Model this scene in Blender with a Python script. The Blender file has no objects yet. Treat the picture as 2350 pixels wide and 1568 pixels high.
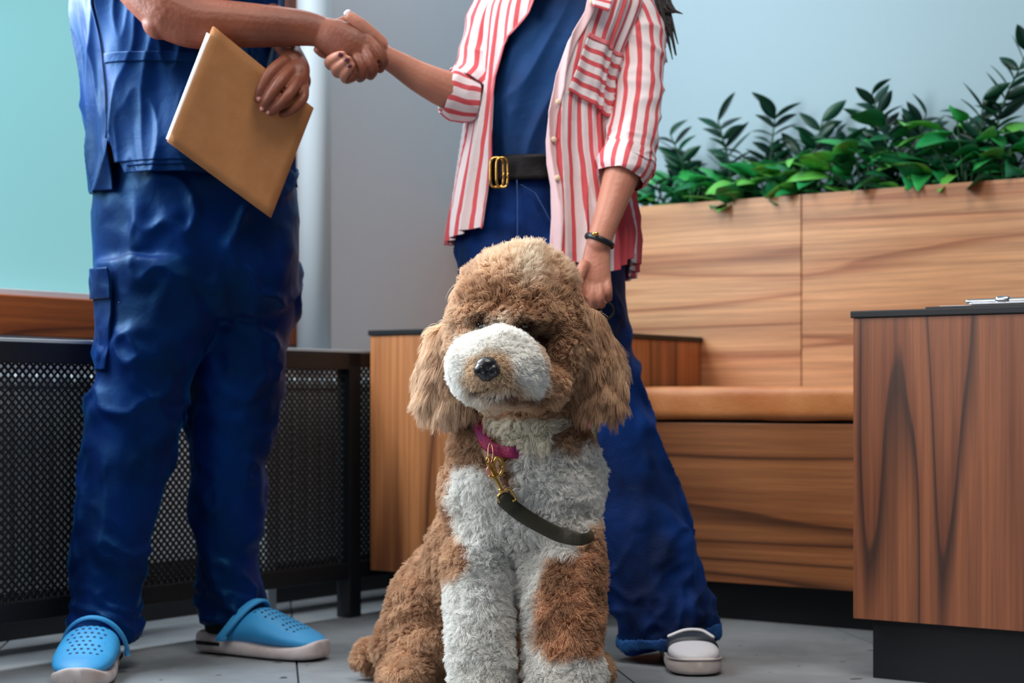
import bpy, bmesh, math, random
import numpy as np
from mathutils import Vector, Matrix, kdtree
random.seed(7); rng = np.random.default_rng(7)
SC = bpy.context.scene; COL = SC.collection
PI = math.pi
# ------------------------------------------------------------------ camera, world, light, exposure
FPX, CX, HY, CAMZ = 4000.0, 1175.0, 915.0, 0.50        # focal length in px of a 2350 px wide frame, horizon row, lens height
cam = bpy.data.objects.new('camera', bpy.data.cameras.new('camera')); COL.objects.link(cam); SC.camera = cam
cam.location = (0, 0, CAMZ); cam.rotation_euler = (PI/2, 0, 0)
cam.data.sensor_width = 36; cam.data.lens = 36*FPX/2350
cam.data.shift_y = (HY-784)/2350
cam.data.dof.use_dof = True; cam.data.dof.focus_distance = 2.62; cam.data.dof.aperture_fstop = 5.0
cam.data.clip_start = 0.05
ROOM = -math.atan2(.5795, .8150)                         # the room's own axes: u along the bench wall, c away from the viewer
U = Vector((.8150, -.5795, 0)); V = Vector((.5795, .8150, 0))
def R(u, c, z=0.0): return U*u + V*c + Vector((0, 0, z))
w = bpy.data.worlds.new('world'); SC.world = w; w.use_nodes = True
bg = w.node_tree.nodes['Background']; bg.inputs[0].default_value = (.68, .78, .90, 1); bg.inputs[1].default_value = .15
def area(name, loc, to, sx, sy, power, col):
    l = bpy.data.lights.new(name, 'AREA'); l.shape = 'RECTANGLE'; l.size = sx; l.size_y = sy; l.energy = power; l.color = col
    o = bpy.data.objects.new(name, l); COL.objects.link(o); o.location = loc
    o.rotation_euler = (Vector(to)-Vector(loc)).to_track_quat('-Z', 'Y').to_euler(); return o
# daylight entering through the window wall on the left (beyond the frame) and over the top of the window in view
area('window_daylight', R(-2.88, 1.90, 1.40), R(-1.2, 2.25, .75), .72, 1.5, 88, (.88, .95, 1.0))
area('window_daylight_high', R(-2.86, 2.95, 2.15), R(-1.9, 3.05, .5), 1.9, .9, 36, (.88, .95, 1.0))
area('fill_near_left', R(-2.7, -.1, 1.75), R(-.3, 2.8, .6), 1.6, 1.5, 21, (.98, .98, 1.0)).data.spread = 1.75  # added fill near the camera to brighten dog and bench, narrowed by spread
area('fill_overhead', R(-1.0, 1.75, 2.7), R(-1.1, 2.6, 0), 1.0, 1.0, 20, (1.0, .92, .82)).data.spread = 2.0  # warm fill added overhead to brighten the dog, no fixture modelled
SC.view_settings.view_transform = 'Standard'; SC.view_settings.look = 'None'
SC.view_settings.exposure = 0.0; SC.view_settings.gamma = 1; SC.view_settings.use_curve_mapping = False

# ------------------------------------------------------------------ helpers
def P(x, y, D): return Vector(((x-CX)/FPX*D, D, CAMZ-(y-HY)/FPX*D))      # photo pixel + depth -> point in the room
def px(l, D): return l/FPX*D
def lin(r, g, b): return tuple(((v/255)/12.92 if v/255 <= .04045 else ((v/255+.055)/1.055)**2.4) for v in (r, g, b))+(1,)
def nd(t, typ, **kw):
    n = t.nodes.new(typ)
    for k, v in kw.items():
        if k in n.inputs: n.inputs[k].default_value = v
        else: setattr(n, k, v)
    return n
MATS = {}
def mat(name, col, rough=.6, metal=0, spec=.5, sheen=0, emit=None, bump=None, var=None, coat=0, alpha=None):
    """bump=(scale,strength,detail)  var=(scale,darker colour,amount)"""
    if name in MATS: return MATS[name]
    m = bpy.data.materials.new(name); m.use_nodes = True; t = m.node_tree; b = t.nodes['Principled BSDF']
    b.inputs['Base Color'].default_value = col; b.inputs['Roughness'].default_value = rough; b.inputs['Metallic'].default_value = metal
    b.inputs['Specular IOR Level'].default_value = spec; b.inputs['Sheen Weight'].default_value = sheen; b.inputs['Coat Weight'].default_value = coat
    if emit: b.inputs['Emission Color'].default_value = emit[0]; b.inputs['Emission Strength'].default_value = emit[1]
    tc = nd(t, 'ShaderNodeTexCoord')
    if bump:
        n = nd(t, 'ShaderNodeTexNoise', Scale=bump[0], Detail=bump[2] if len(bump) > 2 else 3); t.links.new(tc.outputs['Object'], n.inputs['Vector'])
        bb = nd(t, 'ShaderNodeBump', Strength=bump[1], Distance=.01); t.links.new(n.outputs['Fac'], bb.inputs['Height']); t.links.new(bb.outputs[0], b.inputs['Normal'])
    if var:
        n = nd(t, 'ShaderNodeTexNoise', Scale=var[0], Detail=5); t.links.new(tc.outputs['Object'], n.inputs['Vector'])
        r = nd(t, 'ShaderNodeValToRGB'); r.color_ramp.elements[0].position = .5-var[2]; r.color_ramp.elements[1].position = .5+var[2]
        r.color_ramp.elements[0].color = var[1]; r.color_ramp.elements[1].color = col
        t.links.new(n.outputs['Fac'], r.inputs[0]); t.links.new(r.outputs[0], b.inputs['Base Color'])
    MATS[name] = m; return m
def wood(name, axis, light, mid, dark, off=(0, 0, 0), rough=.42, per=9.0):
    """veneer: long wavering figure along axis ('x' or 'z'), fine pores on top"""
    m = bpy.data.materials.new(name); m.use_nodes = True; t = m.node_tree; b = t.nodes['Principled BSDF']; L = t.links.new
    tc = nd(t, 'ShaderNodeTexCoord'); mp = nd(t, 'ShaderNodeMapping'); L(tc.outputs['Object'], mp.inputs[0]); mp.inputs['Location'].default_value = off
    st = .042 if axis == 'x' else .065
    mp.inputs['Scale'].default_value = {'x': (st, 1, 1), 'y': (1, st, 1), 'z': (1, 1, st)}[axis]
    n0 = nd(t, 'ShaderNodeTexNoise', Scale=4.2, Detail=2.5, Roughness=.45); L(mp.outputs[0], n0.inputs[0])
    mul = nd(t, 'ShaderNodeMath', operation='MULTIPLY'); mul.inputs[1].default_value = per; L(n0.outputs['Fac'], mul.inputs[0])
    fr = nd(t, 'ShaderNodeMath', operation='FRACT'); L(mul.outputs[0], fr.inputs[0])
    r0 = nd(t, 'ShaderNodeValToRGB'); cr = r0.color_ramp
    cr.elements[0].position = 0; cr.elements[0].color = mid; cr.elements[1].position = 1; cr.elements[1].color = mid
    for p, c in ((.30, light), (.74, light), (.93, dark), (.965, dark)): e = cr.elements.new(p); e.color = c
    L(fr.outputs[0], r0.inputs[0])
    mp2 = nd(t, 'ShaderNodeMapping'); L(tc.outputs['Object'], mp2.inputs[0]); mp2.inputs['Scale'].default_value = {'x': (.02, 1, 1), 'y': (1, .02, 1), 'z': (1, 1, .02)}[axis]
    n1 = nd(t, 'ShaderNodeTexNoise', Scale=95, Detail=5, Roughness=.7); L(mp2.outputs[0], n1.inputs[0])
    r1 = nd(t, 'ShaderNodeValToRGB'); r1.color_ramp.elements[0].position = .33; r1.color_ramp.elements[0].color = (.45, .42, .40, 1); r1.color_ramp.elements[1].position = .62; r1.color_ramp.elements[1].color = (1, 1, 1, 1)
    L(n1.outputs['Fac'], r1.inputs[0])
    n2 = nd(t, 'ShaderNodeTexNoise', Scale=14, Detail=2); L(mp2.outputs[0], n2.inputs[0])
    r2 = nd(t, 'ShaderNodeValToRGB'); r2.color_ramp.elements[0].position = .35; r2.color_ramp.elements[0].color = (.72, .68, .66, 1); r2.color_ramp.elements[1].position = .6; r2.color_ramp.elements[1].color = (1, 1, 1, 1)
    L(n2.outputs['Fac'], r2.inputs[0])
    mx = nd(t, 'ShaderNodeMix', data_type='RGBA', blend_type='MULTIPLY'); mx.inputs[0].default_value = .75; L(r0.outputs[0], mx.inputs[6]); L(r1.outputs[0], mx.inputs[7])
    mx2 = nd(t, 'ShaderNodeMix', data_type='RGBA', blend_type='MULTIPLY'); mx2.inputs[0].default_value = .9; L(mx.outputs[2], mx2.inputs[6]); L(r2.outputs[0], mx2.inputs[7])
    L(mx2.outputs[2], b.inputs['Base Color']); b.inputs['Roughness'].default_value = rough
    bb = nd(t, 'ShaderNodeBump', Strength=.12, Distance=.004); L(n1.outputs['Fac'], bb.inputs['Height']); L(bb.outputs[0], b.inputs['Normal'])
    return m
def link(name, me, m=None, parent=None):
    o = bpy.data.objects.new(name, me); COL.objects.link(o)
    if m is not None and not me.materials:
        for k in (m if isinstance(m, (list, tuple)) else [m]): me.materials.append(k)
    if parent is not None: o.parent = parent
    return o
def tag(o, label=None, cat=None, group=None, kind=None):
    for k, v in (('label', label), ('category', cat), ('group', group), ('kind', kind)):
        if v: o[k] = v
    return o
def thing(name, label, cat, loc=(0, 0, 0), rz=0, group=None):
    o = bpy.data.objects.new(name, None); COL.objects.link(o); o.location = loc; o.rotation_euler = (0, 0, rz); o.empty_display_size = .1
    return tag(o, label, cat, group)
def mesh(v, f, smooth=True):
    me = bpy.data.meshes.new('m')
    if isinstance(f, np.ndarray) and f.ndim == 2:
        k = f.shape[1]; me.vertices.add(len(v)); me.vertices.foreach_set('co', np.asarray(v, dtype=np.float32).ravel())
        me.loops.add(f.size); me.loops.foreach_set('vertex_index', f.astype(np.int32).ravel()); me.polygons.add(len(f))
        me.polygons.foreach_set('loop_start', np.arange(0, f.size, k, dtype=np.int32)); me.update(calc_edges=True); me.validate()
    else: me.from_pydata([tuple(map(float, a)) for a in v], [], [tuple(map(int, a)) for a in f]); me.update()
    me.polygons.foreach_set('use_smooth', [smooth]*len(me.polygons)); return me
def boxes(lst, bev=.002):
    """list of (x0,x1,y0,y1,z0,z1) -> one bevelled mesh"""
    bm = bmesh.new()
    for x0, x1, y0, y1, z0, z1 in lst:
        vs = bmesh.ops.create_cube(bm, size=1)['verts']
        for v in vs: v.co = Vector(((x0+x1)/2+v.co.x*(x1-x0), (y0+y1)/2+v.co.y*(y1-y0), (z0+z1)/2+v.co.z*(z1-z0)))
    if bev: bmesh.ops.bevel(bm, geom=bm.edges[:], offset=bev, segments=2, affect='EDGES', profile=.6)
    me = bpy.data.meshes.new('m'); bm.to_mesh(me); bm.free(); return me
def cat(a, n):      # catmull-rom resample of an (k,m) array to n rows
    a = np.asarray(a, float); k = len(a)
    t = np.linspace(0, k-1, n); i = np.clip(t.astype(int), 0, k-2); f = (t-i)[:, None]
    g = lambda j: a[np.clip(j, 0, k-1)]
    p0, p1, p2, p3 = g(i-1), g(i), g(i+1), g(i+2)
    p0 = np.where((i == 0)[:, None], 2*p1-p2, p0); p3 = np.where((i == k-2)[:, None], 2*p2-p1, p3)
    return .5*(2*p1+(p2-p0)*f+(2*p0-5*p1+4*p2-p3)*f*f+(3*p1-p0-3*p2+p3)*f**3)
def tube(pts, rad, n=12, res=None, up=(0, 0, 1), cap=True, closed_ends=True):
    """pts (k,3); rad (k,) or (k,2) (a along side, b along up) -> verts, quads/tris with rounded ends"""
    pts = np.asarray([tuple(p) for p in pts], float); rad = np.asarray(rad, float)
    if rad.ndim == 0: rad = np.full((len(pts), 2), float(rad))
    if rad.ndim == 1 and len(rad) == 2 and len(pts) > 2: rad = np.tile(rad, (len(pts), 1))
    if rad.ndim == 1: rad = np.stack([rad, rad], 1)
    m = res or max(len(pts)*4, 8); A = cat(np.hstack([pts, rad]), m) if len(pts) > 1 else np.hstack([pts, rad])
    c, r = A[:, :3], np.maximum(A[:, 3:], 1e-4)
    T = np.gradient(c, axis=0); T /= np.linalg.norm(T, axis=1)[:, None]+1e-12
    if closed_ends:                                       # rounded ends
        e0 = [c[0]-T[0]*r[0].mean()*s for s in (.95, .75, .4)]; q0 = [r[0]*math.sqrt(1-s*s) for s in (.95, .75, .4)]
        e1 = [c[-1]+T[-1]*r[-1].mean()*s for s in (.4, .75, .95)]; q1 = [r[-1]*math.sqrt(1-s*s) for s in (.4, .75, .95)]
        c = np.vstack([e0, c, e1]); r = np.vstack([q0, r, q1]); T = np.vstack([[T[0]]*3, T, [T[-1]]*3])
    S = np.cross(T, np.asarray(up, float)); nn = np.linalg.norm(S, axis=1)
    S[nn < 1e-3] = np.cross(T[nn < 1e-3], (0.3, 1, 0)); S /= np.linalg.norm(S, axis=1)[:, None]
    W = np.cross(S, T)
    th = np.linspace(0, 2*PI, n, endpoint=False)
    v = c[:, None]+S[:, None]*(r[:, 0, None]*np.cos(th))[..., None]+W[:, None]*(r[:, 1, None]*np.sin(th))[..., None]
    k = len(c); v = v.reshape(-1, 3); f = []
    for i in range(k-1):
        for j in range(n): f.append((i*n+j, i*n+(j+1) % n, (i+1)*n+(j+1) % n, (i+1)*n+j))
    if cap: f.append(tuple(range(n))[::-1]); f.append(tuple(range((k-1)*n, k*n)))
    return v, f
def merge(parts):
    V_, F_ = [], []; o = 0
    for v, f in parts:
        V_.append(np.asarray(v)); F_ += [tuple(i+o for i in q) for q in f]; o += len(v)
    return np.vstack(V_), F_
_s = None
def sph(c, r, rot=None):
    global _s
    if _s is None:
        bm = bmesh.new(); bmesh.ops.create_icosphere(bm, subdivisions=3, radius=1)
        _s = (np.array([v.co[:] for v in bm.verts]), [tuple(v.index for v in f.verts) for f in bm.faces]); bm.free()
    v = _s[0]*np.asarray(r, float)
    if rot is not None: v = v @ np.array(Matrix(rot)).T
    return v+np.asarray(tuple(c)), _s[1]
def E(x, y, D, rx, ry, rz, tilt=0):       # ellipsoid from photo px radii; tilt in the picture plane, degrees clockwise
    s = D/FPX; return sph(P(x, y, D), (rx*s, rz*s, ry*s), Matrix.Rotation(R_(tilt), 3, 'Y'))
def R_(d): return math.radians(d)
def evalmesh(me, mods):
    o = bpy.data.objects.new('tmp', me); COL.objects.link(o)
    for typ, kw in mods:
        md = o.modifiers.new('m', typ)
        for k, v in kw.items(): setattr(md, k, v)
    dg = bpy.context.evaluated_depsgraph_get(); r = bpy.data.meshes.new_from_object(o.evaluated_get(dg)); bpy.data.objects.remove(o)
    r.polygons.foreach_set('use_smooth', [True]*len(r.polygons)); return r
def fuse(parts, voxel, smooth=4, factor=.5):
    v, f = merge(parts); me = mesh(v, f)
    return evalmesh(me, [('REMESH', dict(mode='VOXEL', voxel_size=voxel)), ('SMOOTH', dict(factor=factor, iterations=smooth))])
def getv(me):
    a = np.empty(len(me.vertices)*3, np.float32); me.vertices.foreach_get('co', a); return a.reshape(-1, 3).astype(float)
def getn(me):
    a = np.empty(len(me.vertices)*3, np.float32); me.vertices.foreach_get('normal', a); return a.reshape(-1, 3).astype(float)
def setv(me, v): me.vertices.foreach_set('co', np.asarray(v, np.float32).ravel()); me.update()
_perm = np.random.default_rng(3).permutation(256); _perm = np.concatenate([_perm, _perm, _perm])
_g = np.random.default_rng(4).normal(size=(256, 3)); _g /= np.linalg.norm(_g, axis=1)[:, None]
def noise(p):                              # gradient noise, (n,3) -> (n,) about -1..1
    p = np.asarray(p, float); i = np.floor(p).astype(int); f = p-i; i &= 255; u = f*f*f*(f*(f*6-15)+10); r = 0
    for dx in (0, 1):
        for dy in (0, 1):
            for dz in (0, 1):
                h = _perm[_perm[_perm[(i[:, 0]+dx) & 255]+((i[:, 1]+dy) & 255)]+((i[:, 2]+dz) & 255)]
                d = (_g[h]*(f-np.array([dx, dy, dz]))).sum(1)
                r = r+d*(u[:, 0] if dx else 1-u[:, 0])*(u[:, 1] if dy else 1-u[:, 1])*(u[:, 2] if dz else 1-u[:, 2])
    return r*1.6
def fbm(p, o=3): return sum(noise(p*2**k+k*17.3)/2**k for k in range(o))
def ridge(p): return 1-np.abs(noise(p))*2
def grid_faces(ny, nx, wrap=False):
    i, j = np.meshgrid(np.arange(ny-1), np.arange(nx if wrap else nx-1), indexing='ij'); j2 = (j+1) % nx
    return np.stack([i*nx+j, i*nx+j2, (i+1)*nx+j2, (i+1)*nx+j], -1).reshape(-1, 4)
def setattr_f(me, name, a):
    at = me.attributes.new(name, 'FLOAT', 'POINT'); at.data.foreach_set('value', np.asarray(a, np.float32))
def rows_px(rows, n):
    """rows (y, xl, xr, D, half-depth m) -> dense arrays centre(3), a, b"""
    A = cat(rows, n); y, xl, xr, D, b = A.T
    a = (xr-xl)/2/FPX*D; X = ((xl+xr)/2-CX)/FPX*D; Z = CAMZ-(y-HY)/FPX*D
    return y, np.stack([X, D, Z], 1), a, b
def rowtube(rows, n=24, res=20, pw=1.0):
    y, c, a, b = rows_px(rows, res); th = np.linspace(0, 2*PI, n, endpoint=False)
    v = np.stack([c[:, 0, None]+a[:, None]*np.cos(th), c[:, 1, None]+b[:, None]*np.sin(th), np.repeat(c[:, 2, None], n, 1)], -1)
    f = [tuple(q) for q in grid_faces(res, n, True)]; f.append(tuple(range(n))[::-1]); f.append(tuple(range((res-1)*n, res*n)))
    return v.reshape(-1, 3), f
def sheet(rows, t0, t1, nt, ny, disp=None, per=.024, thick=.0015, hem=None, twist=0):
    """open ring sheet around rows; t0,t1 functions of y (radians, -pi/2 faces the viewer, 0 is picture right)
    hem(th) -> extra drop (m) of the bottom edge; returns mesh with attribute sc (arc coordinate)"""
    y, c, a, b = rows_px(rows, ny); s = np.linspace(0, 1, nt)
    T0 = np.array([t0(k) for k in y]) if callable(t0) else np.full(ny, t0); T1 = np.array([t1(k) for k in y]) if callable(t1) else np.full(ny, t1)
    th = T0[:, None]+(T1-T0)[:, None]*s
    n = np.stack([np.cos(th), np.sin(th)], -1)
    h = np.repeat(np.linspace(0, 1, ny)[:, None], nt, 1)
    d = disp(th, h, y[:, None]+0*th) if disp else 0
    x = c[:, 0, None]+(a[:, None]+d)*n[..., 0]; yy = c[:, 1, None]+(b[:, None]+d)*n[..., 1]; z = np.repeat(c[:, 2, None], nt, 1)
    if hem is not None:
        k = np.clip((h-.45)/.55, 0, 1)**1.5; z = z-hem(th)*k
    v = np.stack([x, yy, z], -1).reshape(-1, 3); me = mesh(v, grid_faces(ny, nt))
    setattr_f(me, 'sc', (th*((a.mean()+b.mean())/2)).ravel()); setattr_f(me, 'hc', z.ravel())
    if thick: me = evalmesh(me, [('SOLIDIFY', dict(thickness=thick, offset=1))])
    return me
def patch(fn, nu, nv, thick=.0015):
    """fn(u,v)->(nu*nv,3) sheet"""
    u, v = np.meshgrid(np.linspace(0, 1, nu), np.linspace(0, 1, nv)); p = fn(u.ravel(), v.ravel()); me = mesh(p, grid_faces(nv, nu))
    setattr_f(me, 'sc', v.ravel()); setattr_f(me, 'hc', u.ravel())
    return evalmesh(me, [('SOLIDIFY', dict(thickness=thick, offset=0))]) if thick else me
# ------------------------------------------------------------------ colours
white_wall = mat('wall_paint', lin(170, 194, 204), .85, bump=(90, .05))
grey_wall = mat('wall_paint_grey', lin(206, 206, 212), .85, bump=(90, .05))
black_metal = mat('black_metal', lin(20, 24, 30), .45, spec=.5, bump=(300, .05))
brown_metal = mat('brown_black_metal', lin(44, 32, 28), .5)
laminate = mat('black_laminate', lin(16, 17, 22), .45, spec=.35)
frame_wood = wood('window_timber', 'y', lin(168, 84, 34), lin(140, 62, 22), lin(100, 40, 14), (3, 1, 2), .35)
frame_wood_z = wood('window_timber_upright', 'z', lin(168, 84, 34), lin(140, 62, 22), lin(100, 40, 14), (5, 1, 2), .35)
glass = mat('frosted_pane', lin(80, 120, 125), .25, emit=(lin(140, 202, 205), .78))
gold = mat('brass', lin(214, 168, 92), .22, metal=1)
steel = mat('steel', lin(210, 212, 215), .2, metal=1)

# ------------------------------------------------------------------ room shell (room axes)
def struct(name, me, m, parent=None):
    o = link(name, me, m, parent)
    if parent is None: o['kind'] = 'structure'; o.rotation_euler = (0, 0, ROOM)
    return o
WU, BC = -2.95, 4.16
# window opening in the left wall: c -.2 .. 3.62 , z .63 .. 2.35
struct('wall_left', boxes([(WU-.2, WU, -.6, 4.36, 0, .63), (WU-.2, WU, -.6, 4.36, 2.4, 2.9), (WU-.2, WU, 3.21, 4.36, .63, 2.4), (WU-.2, WU, -.6, -.3, .63, 2.4)], 0), grey_wall)
struct('wall_back', boxes([(WU-.2, 1.6, BC, BC+.2, 0, 2.9)], 0), white_wall)
struct('ceiling', boxes([(WU-.2, 1.6, 1.2, BC+.2, 2.9, 3.0)], 0), white_wall)
# rounded bright reveal / riser column beside the window
cv, cf = tube([R(-2.903, 3.235, .615), R(-2.903, 3.235, 2.895)], .043, 28, 4, closed_ends=False)
pipe_m = mat('painted_pipe', lin(205, 215, 222), .5)
pipe = tag(link('riser_pipe', mesh(cv, cf), pipe_m), 'pale painted round riser column beside the brown window frame', 'pipe')
win = struct('window_1', boxes([(WU-.1, WU+.015, -.3, 3.205, .63, .715), (WU-.1, WU+.015, -.3, 3.205, 2.33, 2.4)], .003), frame_wood)
stile = struct('window_stile', boxes([(WU-.1, WU+.015, 3.08, 3.145, .715, 2.33), (WU-.1, WU+.0, -.3, -.22, .715, 2.33)], .004), frame_wood_z, win)
struct('window_stile', boxes([(WU-.1, WU+.022, 3.15, 3.205, .63, 2.4)], .004), frame_wood_z, win)
struct('glazing_bead', boxes([(WU-.03, WU+.006, -.22, 3.08, .715, .728)], .001), mat('bead', lin(225, 215, 215), .5), win)
struct('pane', boxes([(WU-.05, WU-.035, -.22, 3.09, .72, 2.33)], 0), glass, win)
struct('window_sill', boxes([(-2.645, -2.60, -.3, 4.10, .6045, .611)], .001), mat('sill', lin(190, 198, 205), .5), win)

struct('shade_strip_left', boxes([(WU, WU+.02, -.6, 4.1, 0, .13)], .002), mat('shade_dark', lin(34, 34, 38), .6))  # dark strip standing in for the shade below the radiator cover
# floor: 60 x 120 cm tiles at their own angle
def rough_tile():
    m = bpy.data.materials.new('terrazzo_tile'); m.use_nodes = True; t = m.node_tree; b = t.nodes['Principled BSDF']; L = t.links.new
    tc = nd(t, 'ShaderNodeTexCoord'); n = nd(t, 'ShaderNodeTexNoise', Scale=3.2, Detail=8, Roughness=.65); L(tc.outputs['Object'], n.inputs[0])
    r = nd(t, 'ShaderNodeValToRGB'); r.color_ramp.elements[0].position = .3; r.color_ramp.elements[0].color = lin(106, 112, 118); r.color_ramp.elements[1].position = .7; r.color_ramp.elements[1].color = lin(154, 158, 162)
    L(n.outputs['Fac'], r.inputs[0])
    v = nd(t, 'ShaderNodeTexNoise', Scale=21, Detail=2, Roughness=.5); L(tc.outputs['Object'], v.inputs[0])
    q = nd(t, 'ShaderNodeValToRGB'); q.color_ramp.elements[0].position = .70; q.color_ramp.elements[0].color = (0, 0, 0, 1); q.color_ramp.elements[1].position = .73; q.color_ramp.elements[1].color = (1, 1, 1, 1)
    L(v.outputs['Fac'], q.inputs[0])
    x = nd(t, 'ShaderNodeMix', data_type='RGBA'); L(q.outputs[0], x.inputs[0]); L(r.outputs[0], x.inputs[6]); x.inputs[7].default_value = lin(62, 64, 70)
    L(x.outputs[2], b.inputs['Base Color']); b.inputs['Roughness'].default_value = .38; b.inputs['Specular IOR Level'].default_value = .45
    return m
tile_m = rough_tile()
floor = link('floor', boxes([(-3.6, 3.2, .6, 6.0, -.06, -.004)], 0), mat('grout', lin(52, 56, 60), .9)); floor['kind'] = 'structure'
TA = math.atan2(.137, .99); a1 = Vector((.990, .137, 0)); a2 = Vector((-.137, .990, 0))
TW, TL = .585, 1.17
tme = boxes([(.002, TW-.002, .002, TL-.002, -.004, 0)], .0008); tme.materials.append(tile_m)
p0 = Vector(((685-CX)/FPX*3.063, 3.063, 0))
org = p0-a2*(2.0)
for i in range(-5, 5):
    for j in range(-1, 4):
        q = org+a1*(i*TW)+a2*((j+(.5 if i % 2 else 0))*TL)
        o = link('tile', tme, None, floor); o.location = (q.x, q.y, 0); o.rotation_euler = (0, 0, TA)

# ------------------------------------------------------------------ radiators and their perforated cover
rad_m = mat('radiator_enamel', lin(152, 162, 168), .35)
def radiator(c0, n, label, u=-2.80, pitch=.048):
    t = thing('radiator', label, 'radiator', R(u, c0, 0), ROOM, 'radiators behind the perforated screen')
    me = boxes([(-.045, .045, 0, .014, .12, .535), (-.045, -.030, -.012, .026, .12, .52), (.030, .045, -.012, .026, .12, .52)], .006)
    cap = boxes([(-.05, .05, -.014, .028, .52, .55)], .009); me.materials.append(rad_m); cap.materials.append(rad_m)
    for k in range(n):
        for m_ in (me, cap):
            o = link('section' if m_ is me else 'section_top', m_, None, t); o.location = (0, k*pitch, 0)
    tv, tf = tube([(0, -.02, .15), (0, n*pitch, .15)], .018, 10, 3); link('pipe_run', mesh(tv, tf), rad_m, t)
    
    for q in (.01, n*pitch-.06): link('foot', boxes([(-.03, .03, q, q+.03, 0, .13)], .003), rad_m, t)
radiator(1.98, 12, 'grey column radiator behind the screen at the left edge of the picture')
radiator(2.92, 17, 'grey column radiator behind the screen between the man and the wooden cabinet')
cov = thing('radiator_cover', 'black perforated metal radiator cover with flat rails, standing below the window', 'radiator cover', R(-2.62, 1.6, 0), ROOM)
c0, c1 = 0.0, 2.52
pp = 3.02-1.6           # upright position
link('top_rail', boxes([(-.02, .02, c0, pp-.0, .566, .604)], .002), black_metal, cov)
link('top_rail', boxes([(-.02, .02, pp-.0, c1, .572, .604)], .002), brown_metal, cov)
link('bottom_rail', boxes([(-.018, .018, c0, c1, .088, .125)], .002), black_metal, cov)
for cc in (.02, pp, c1-.05): link('post', boxes([(-.02, .02, cc, cc+.04, 0, .604)], .002), black_metal, cov)
def lattice2(ca, cb, za, zb, pitch, wid):
    v = []; f = []; d = wid/math.sqrt(2)
    for s in (1, -1):
        x = ca-(zb-za) if s == 1 else ca
        while x < cb+(zb-za if s == -1 else 0):
            A, B = [x, za], [x+s*(zb-za), zb]
            if max(A[0], B[0]) > ca and min(A[0], B[0]) < cb:
                for Q in (A, B):
                    q = min(max(Q[0], ca), cb); Q[1] = Q[1]+s*(q-Q[0]); Q[0] = q
                n0 = len(v); o = .0006*s
                for (qx, qz) in (A, B):
                    for e, t in ((-d, -.0008), (d, -.0008), (d, .0008), (-d, .0008)): v.append((t+o, qx+e/1.0, qz))
                f += [(n0, n0+1, n0+5, n0+4), (n0+1, n0+2, n0+6, n0+5), (n0+2, n0+3, n0+7, n0+6), (n0+3, n0, n0+4, n0+7)]
            x += pitch
    return mesh(v, f, False)
s1 = link('perforated_screen', lattice2(.05, pp, .125, .566, .0165, .0048), mat('screen_metal', lin(14, 18, 24), .5, metal=0), cov); s1['kind'] = 'stuff'
s2 = link('perforated_screen', lattice2(pp+.04, c1-.05, .125, .572, .0165, .0052), MATS['screen_metal'], cov); s2['kind'] = 'stuff'

# ------------------------------------------------------------------ bench unit
W_l, W_m, W_d = lin(205, 150, 112), lin(176, 118, 82), lin(118, 70, 46)
wood_back = [wood('veneer_back_%d' % i, 'x', lin(232, 174, 126), lin(220, 156, 110), lin(184, 120, 80), (i*3.7+2, .3, i*1.9+5), .42, 11) for i in range(3)]
wood_seat = wood('veneer_seat', 'x', lin(176, 112, 68), lin(152, 92, 54), lin(98, 58, 34), (1.3, .2, 3.4), .42, 13)
wood_cabl = wood('veneer_cabinet_left', 'z', lin(200, 130, 80), lin(172, 106, 62), lin(122, 72, 42), (.7, .2, 6.1), .4, 7)
wood_cabr = wood('veneer_cabinet_right', 'z', lin(146, 86, 54), lin(120, 66, 40), lin(70, 38, 24), (4.7, 1.2, 2.1), .42, 12)
SEATC, BACKC = 3.459, 3.89
bench = thing('bench', 'built-in waiting room bench with horizontal-grain wood front and tall panelled back', 'bench', R(-2.17, SEATC, 0), ROOM)
bl = 2.3
link('seat_panel', boxes([(.005, 1.6, 0, .02, .088, .445)], .0015), wood_seat, bench)
link('seat_base', boxes([(.005, 1.6, .02, .428, .36, .45)], .001), laminate, bench)
link('plinth', boxes([(.005, 1.6, .05, .07, 0, .088)], .001), laminate, bench)
BP = bpy.data  # back panels: seams where the photo has them
uu = lambda x: (lambda r: (BACKC*(r*.815-.5795)/(r*.5795+.815)))((x-CX)/FPX)     # photo column -> u on the back plane
seam = uu(1839)+2.17
for k, (a, b) in enumerate(((-.775, seam), (seam, seam+1.0), (seam+1.0, seam+2.0))):
    link('back_panel', boxes([(a+.0015, b-.0015, BACKC-SEATC, BACKC-SEATC+.02, .30, 1.0)], .001), wood_back[k], bench)
link('planter_rim', boxes([(-.775, seam+2.0, BACKC-SEATC+.02, BACKC-SEATC+.035, .30, .985)], .001), wood_back[0], bench)
link('planter_trough', boxes([(-.775, seam+2.0, BACKC-SEATC+.035, BC-SEATC-.005, .80, .95)], .001), mat('soil', lin(50, 42, 36), .95, bump=(60, .6)), bench)
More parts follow.
